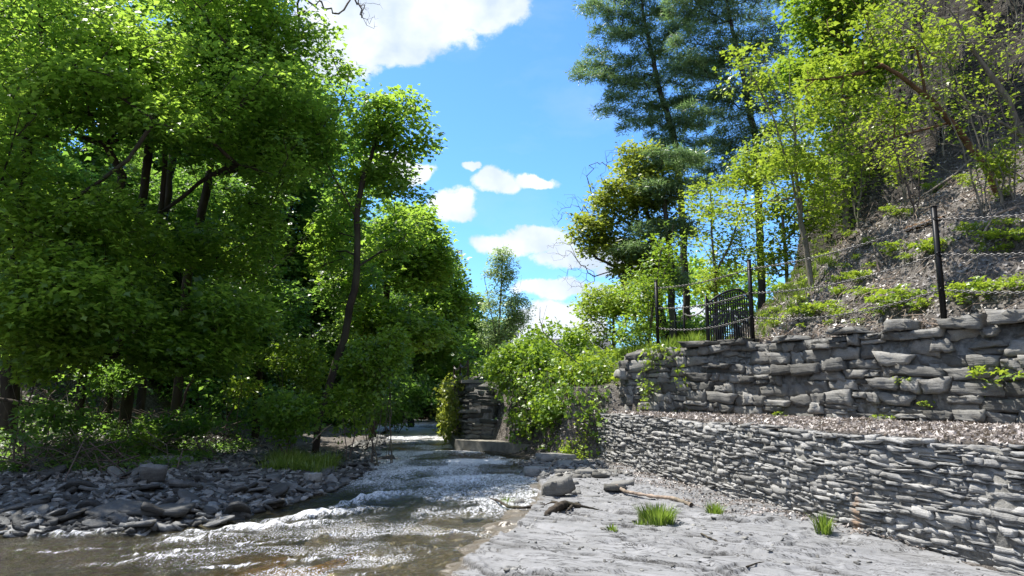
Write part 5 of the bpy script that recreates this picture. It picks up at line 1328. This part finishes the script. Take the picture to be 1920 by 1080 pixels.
def rubble(P, hs, rng, mat, name, label, lift=.01, tilt=.3):
    n = len(P); H = np.stack([hs * rng.uniform(.5, 1.4, n), hs * rng.uniform(.4, 1.0, n), hs * rng.uniform(.12, .38, n)], 1)
    a = rng.uniform(0, 6.283, n); T = nrm(np.stack([np.cos(a), np.sin(a), rng.normal(0, tilt, n)], 1)); U = nrm(np.array([0, 0, 1.0]) + rng.normal(0, tilt, (n, 3))); Nn = nrm(np.cross(U, T)); U = np.cross(T, Nn)
    V, F, R_ = stones(P + [0, 0, lift], H, T, Nn, U, rng, tpl=(2, 2, 1), rnd=.04, jit=.16)
    tag(link(name, mesh_np(name, V, F, mat, {'rnd': R_})), label, 'gravel', None, 'stuff')
P = scatter_xy(6500, -11, -2.8, 7.7, 17, lambda x, y: on_bar(x, y) | ((x < -8) & (sdw(x, y) > -.1) & (sdw(x, y) < 3.2)), rk)
rubble(P, .075, rk, M_['slab'], 'gravel', 'broken slate gravel covering the shaded bar', .015)
P = scatter_xy(500, -4.6, -2.8, 14, 24, lambda x, y: (np.abs(sdw(x, y)) < .5), rk)
rubble(P, .10, rk, M_['slab'], 'gravel', 'wet broken stones along the edge of the rapids', .0)
P = scatter_xy(700, -.3, 2.0, 12.2, 16.2, lambda x, y: (sdw(x, y) > -.3) & (x < x_low(y)), rk); P[:, 2] = bed_h(P[:, 0], P[:, 1])
rubble(P, .07, rk, M_['wall_up'], 'gravel', 'pale stone chips between the rapids and the slate wall corner', .0)
P = scatter_xy(200, -.4, 4.4, 5.5, 12.5, lambda x, y: (sdw(x, y) > .05) & (x < x_low(y) - .05), rk); P[:, 2] = bed_h(P[:, 0], P[:, 1])
rubble(P, .02, rk, M_['wall_up'], 'gravel', 'small slate chips scattered on the bedrock shelf', .004)
def boulder(label, px, py, size, rot, mat, seed, z=None, lift=.0, tiltv=(0, 0, 1), bed=False, rnd_=.5):
    r = np.random.default_rng(seed); g = on_bed(px, py) if bed else ground_at(px, py)
    U = nrm(np.array(tiltv, float)); T = nrm(np.cross(U, [math.sin(rot), -math.cos(rot), 0.])); Nn = np.cross(U, T)
    V, F, R_ = stones(np.array([[0, 0, size[2] * .5 + lift]]), np.array([size]) * .5, T[None], Nn[None], U[None], r, tpl=(5, 4, 3) if size[2] > .15 else (6, 5, 2), rnd=.2 if size[2] > .15 else .06, jit=.10)
    o = link('boulder', mesh_np('boulder', V, F, mat, {'rnd': np.full(len(V), rnd_)}), None, tuple(g)); tag(o, label, 'rock')
boulder('big flat slab tilted on the bar at the picture edge', 35, 958, (.75, .5, .09), .4, M_['slab'], 510, tiltv=(-.25, -.1, 1), rnd_=.3)
boulder('light squarish boulder at the back of the bar near the dark overhang', 222, 872, (.34, .24, .08), .2, M_['slab'], 511, rnd_=.7)
boulder('long pale slab lying behind the boulder at the foot of the bank', 325, 868, (.7, .3, .13), .1, M_['slab'], 512, rnd_=.8)
boulder('pale pointed boulder at the water edge where the bar narrows', 585, 907, (.24, .2, .15), .7, M_['slab'], 513, rnd_=.9)
boulder('chunky dark boulder beside the pointed pale one', 622, 906, (.22, .18, .12), .2, M_['slab'], 514, rnd_=.5)
boulder('broad dark slab whose straight edge overhangs the water', 300, 965, (.75, .5, .07), .1, M_['slab'], 515, rnd_=.35)
boulder('flat slab with a split face in the middle of the bar front', 215, 968, (.55, .5, .10), -.3, M_['slab'], 516, rnd_=.4, tiltv=(.05, -.2, 1))
boulder('upright wedge of slate standing among the slabs', 285, 912, (.35, .12, .3), .5, M_['slab'], 517, rnd_=.6, tiltv=(.3, -.5, 1))
boulder('angular grey boulder on the bedrock between the roots and the log', 1052, 925, (.42, .26, .22), -.5, M_['wall_up'], 518, bed=True, rnd_=.35, tiltv=(-.3, -.1, 1))
boulder('light flat rock where the rapids meet the sunny bank', 1008, 878, (.6, .4, .13), .1, M_['wall_up'], 519, bed=True, rnd_=.95)
boulder('thick pale slab jutting from under the roots by the rapids', 1040, 866, (.8, .4, .13), .25, M_['wall_up'], 520, bed=True, rnd_=.75, lift=.0)
boulder('flat rock awash beside the dead branch', 905, 940, (.5, .3, .06), .0, M_['slab'], 521, bed=True, rnd_=.8)
boulder('small round stone sitting in the rapids by the grassy tip', 724, 868, (.4, .3, .16), .3, M_['slab'], 522, rnd_=.3)

# ---- dead wood
def log(label, pts, radii, mat, name='log', branches=(), seed=0, cat='log'):
    r = np.random.default_rng(seed); b = np.array(pts[0], float); Q = resample(np.array(pts, float) - b, .05, r, .004)
    root = empty(name, b, label, cat); R_ = np.interp(np.linspace(0, 1, len(Q)), np.linspace(0, 1, len(radii)), radii) * (1 + .13 * r.normal(0, 1, len(Q)))
    V, F = tube(Q, R_, 8); link('stem', mesh_np('log_stem', V, F, mat, None, True), root)
    for br in branches:
        Q = resample(np.array(br, float) - b, .05, r, .006); V, F = tube(Q, np.linspace(radii[-1] * .8, .004, len(Q)), 6); link('branch', mesh_np('log_branch', V, F, mat, None, True), root)
def bd(px, py, dz): p = on_bed(px, py); return p + [0, 0, dz]
log('tan driftwood log with peeled ends lying below the slate wall', [bd(1148, 913, .05), bd(1175, 921, .05), bd(1225, 928, .06), bd(1262, 937, .05), bd(1296, 943, .04)], [.030, .025, .023, .026, .032], M_['drift'], 'log', seed=1)
log('blackened rotten root lying at the water edge', [bd(1022, 978, .03), bd(1040, 968, .05), bd(1062, 960, .06), bd(1088, 958, .04)], [.02, .045, .055, .03], M_['rotten'], 'dead_root',
    [[bd(1060, 961, .07), bd(1100, 962, .05), bd(1130, 956, .03)], [bd(1050, 962, .08), bd(1035, 956, .06), bd(1020, 958, .04)], [bd(1075, 960, .06), bd(1060, 970, .04)]], 2, 'dead wood')
log('thin dead branch arching out of the shallow water', [bd(1022, 950, .03), bd(985, 949, .05), bd(955, 942, .08), bd(935, 930, .12), bd(915, 917, .16)], [.02, .02, .018, .014, .008], M_['rotten'], 'dead_branch', [[bd(915, 917, .16), bd(900, 924, .08), bd(890, 928, .03)]], 3, 'dead wood')
log('thin dark stick lying on the bedrock shelf', [bd(1315, 1013, .015), bd(1345, 1028, .02), bd(1385, 1048, .015)], [.009, .007, .004], M_['rotten'], 'stick', seed=4, cat='stick')
log('short dark twig lying across the bedrock near the bottom of the picture', [bd(1400, 1077, .015), bd(1430, 1072, .02), bd(1455, 1060, .015)], [.008, .006, .004], M_['rotten'], 'stick', seed=5, cat='stick')
log('pale bare branch slanting down the bank to the rapids', [at(1075, 800, 16.5), at(1055, 840, 16.0), bd(1015, 893, .02)], [.012, .010, .007], M_['drift'], 'dead_branch', seed=6, cat='dead wood')
log('long bare sucker arching up out of the bushes towards the sky', [at(1145, 735, 16.5), at(1100, 695, 16.4), at(1060, 660, 16.3), at(1020, 625, 16.2), at(1012, 600, 16.2), at(1013, 575, 16.2)], [.022, .02, .017, .014, .011, .006], M_['barkgrey'], 'dead_branch', [[at(1015, 610, 16.2), at(1022, 585, 16.2), at(1026, 572, 16.2)]], 7, 'dead wood')
log('pale broken stick poking up from the bar beside the grass', [ground_at(455, 892) , at(463, 880, 12.4), at(474, 868, 12.3)], [.014, .012, .008], M_['drift'], 'stick', seed=8, cat='stick')
log('whitish weathered log lying across the back of the bar', [ground_at(365, 862) + [0, 0, .06], ground_at(385, 856) + [0, 0, .09], ground_at(405, 852) + [0, 0, .06]], [.05, .045, .03], M_['drift'], 'log', seed=9)
log('dark bough sweeping low across the leafy slope at the picture edge', [at(-20, 745, 12.6), at(40, 755, 12.6), at(90, 765, 12.6), at(130, 790, 12.6)], [.035, .03, .024, .012], M_['bark'], 'dead_branch', [[at(60, 758, 12.6), at(110, 740, 12.5), at(125, 730, 12.5)]], 10, 'dead wood')
log('pale stick leaning by the grass tip in front of the leaning tree', [at(585, 830, 14.0), at(605, 808, 13.9), at(622, 795, 13.8)], [.012, .010, .007], M_['drift'], 'stick', seed=11, cat='stick')
# rust stain weeping from the lower wall
# bare twigs of a tree above the picture
tree('bare_tree', 'leafless pinkish twigs hanging in front of the big cloud at the top', 'bare tree',
     [np.array([[-8.6, 17.8, gz(-8.6, 17.8) - .1], at(560, 250, 17.8), at(560, -60, 17.5), at(620, -120, 17)])],
     [(640, -10, 17, 1.0, .8, .5, 150), (560, 10, 17, .8, .8, .4, 80), (695, 20, 17, .35, .5, .5, 50)], None, M_['twig'], 190, R=.035, per=0, rtip=.003, upw=.0, step=.2, crook=.05)
def on_slope(px, py, dz=.1): return ground_at(px, py) + [0, 0, dz]
log('bare fallen bough lying down the hillside above the tallest fence post', [on_slope(1840, 300), on_slope(1790, 345, .2), on_slope(1735, 380, .15), on_slope(1690, 410, .05)], [.03, .026, .02, .01], M_['barkgrey'], 'fallen_branch', [[on_slope(1790, 345, .2), on_slope(1760, 340, .45), on_slope(1735, 330, .6)], [on_slope(1740, 378, .15), on_slope(1725, 400, .1)]], 12, 'dead wood')
log('pale crooked branch propped on the hillside next to the picture edge', [on_slope(1905, 400), on_slope(1870, 430, .25), on_slope(1840, 470, .15), on_slope(1800, 500, .05)], [.022, .02, .015, .008], M_['drift'], 'fallen_branch', [[on_slope(1865, 435, .25), on_slope(1850, 410, .5)]], 13, 'dead wood')
log('thin bare branch reaching up and over the fence chains from the hillside', [on_slope(1650, 520), on_slope(1640, 490, .3), on_slope(1615, 470, .5), on_slope(1570, 465, .55)], [.016, .014, .01, .005], M_['twig'], 'fallen_branch', [], 14, 'dead wood')
log('reddish rotten limb half buried high on the hillside', [on_slope(1700, 440), on_slope(1740, 430, .12), on_slope(1770, 415, .04)], [.05, .045, .03], M_['barkbrown'], 'fallen_branch', [], 15, 'dead wood')
print('LEAF TRIS', sum(n for _, n in TREE_STATS))
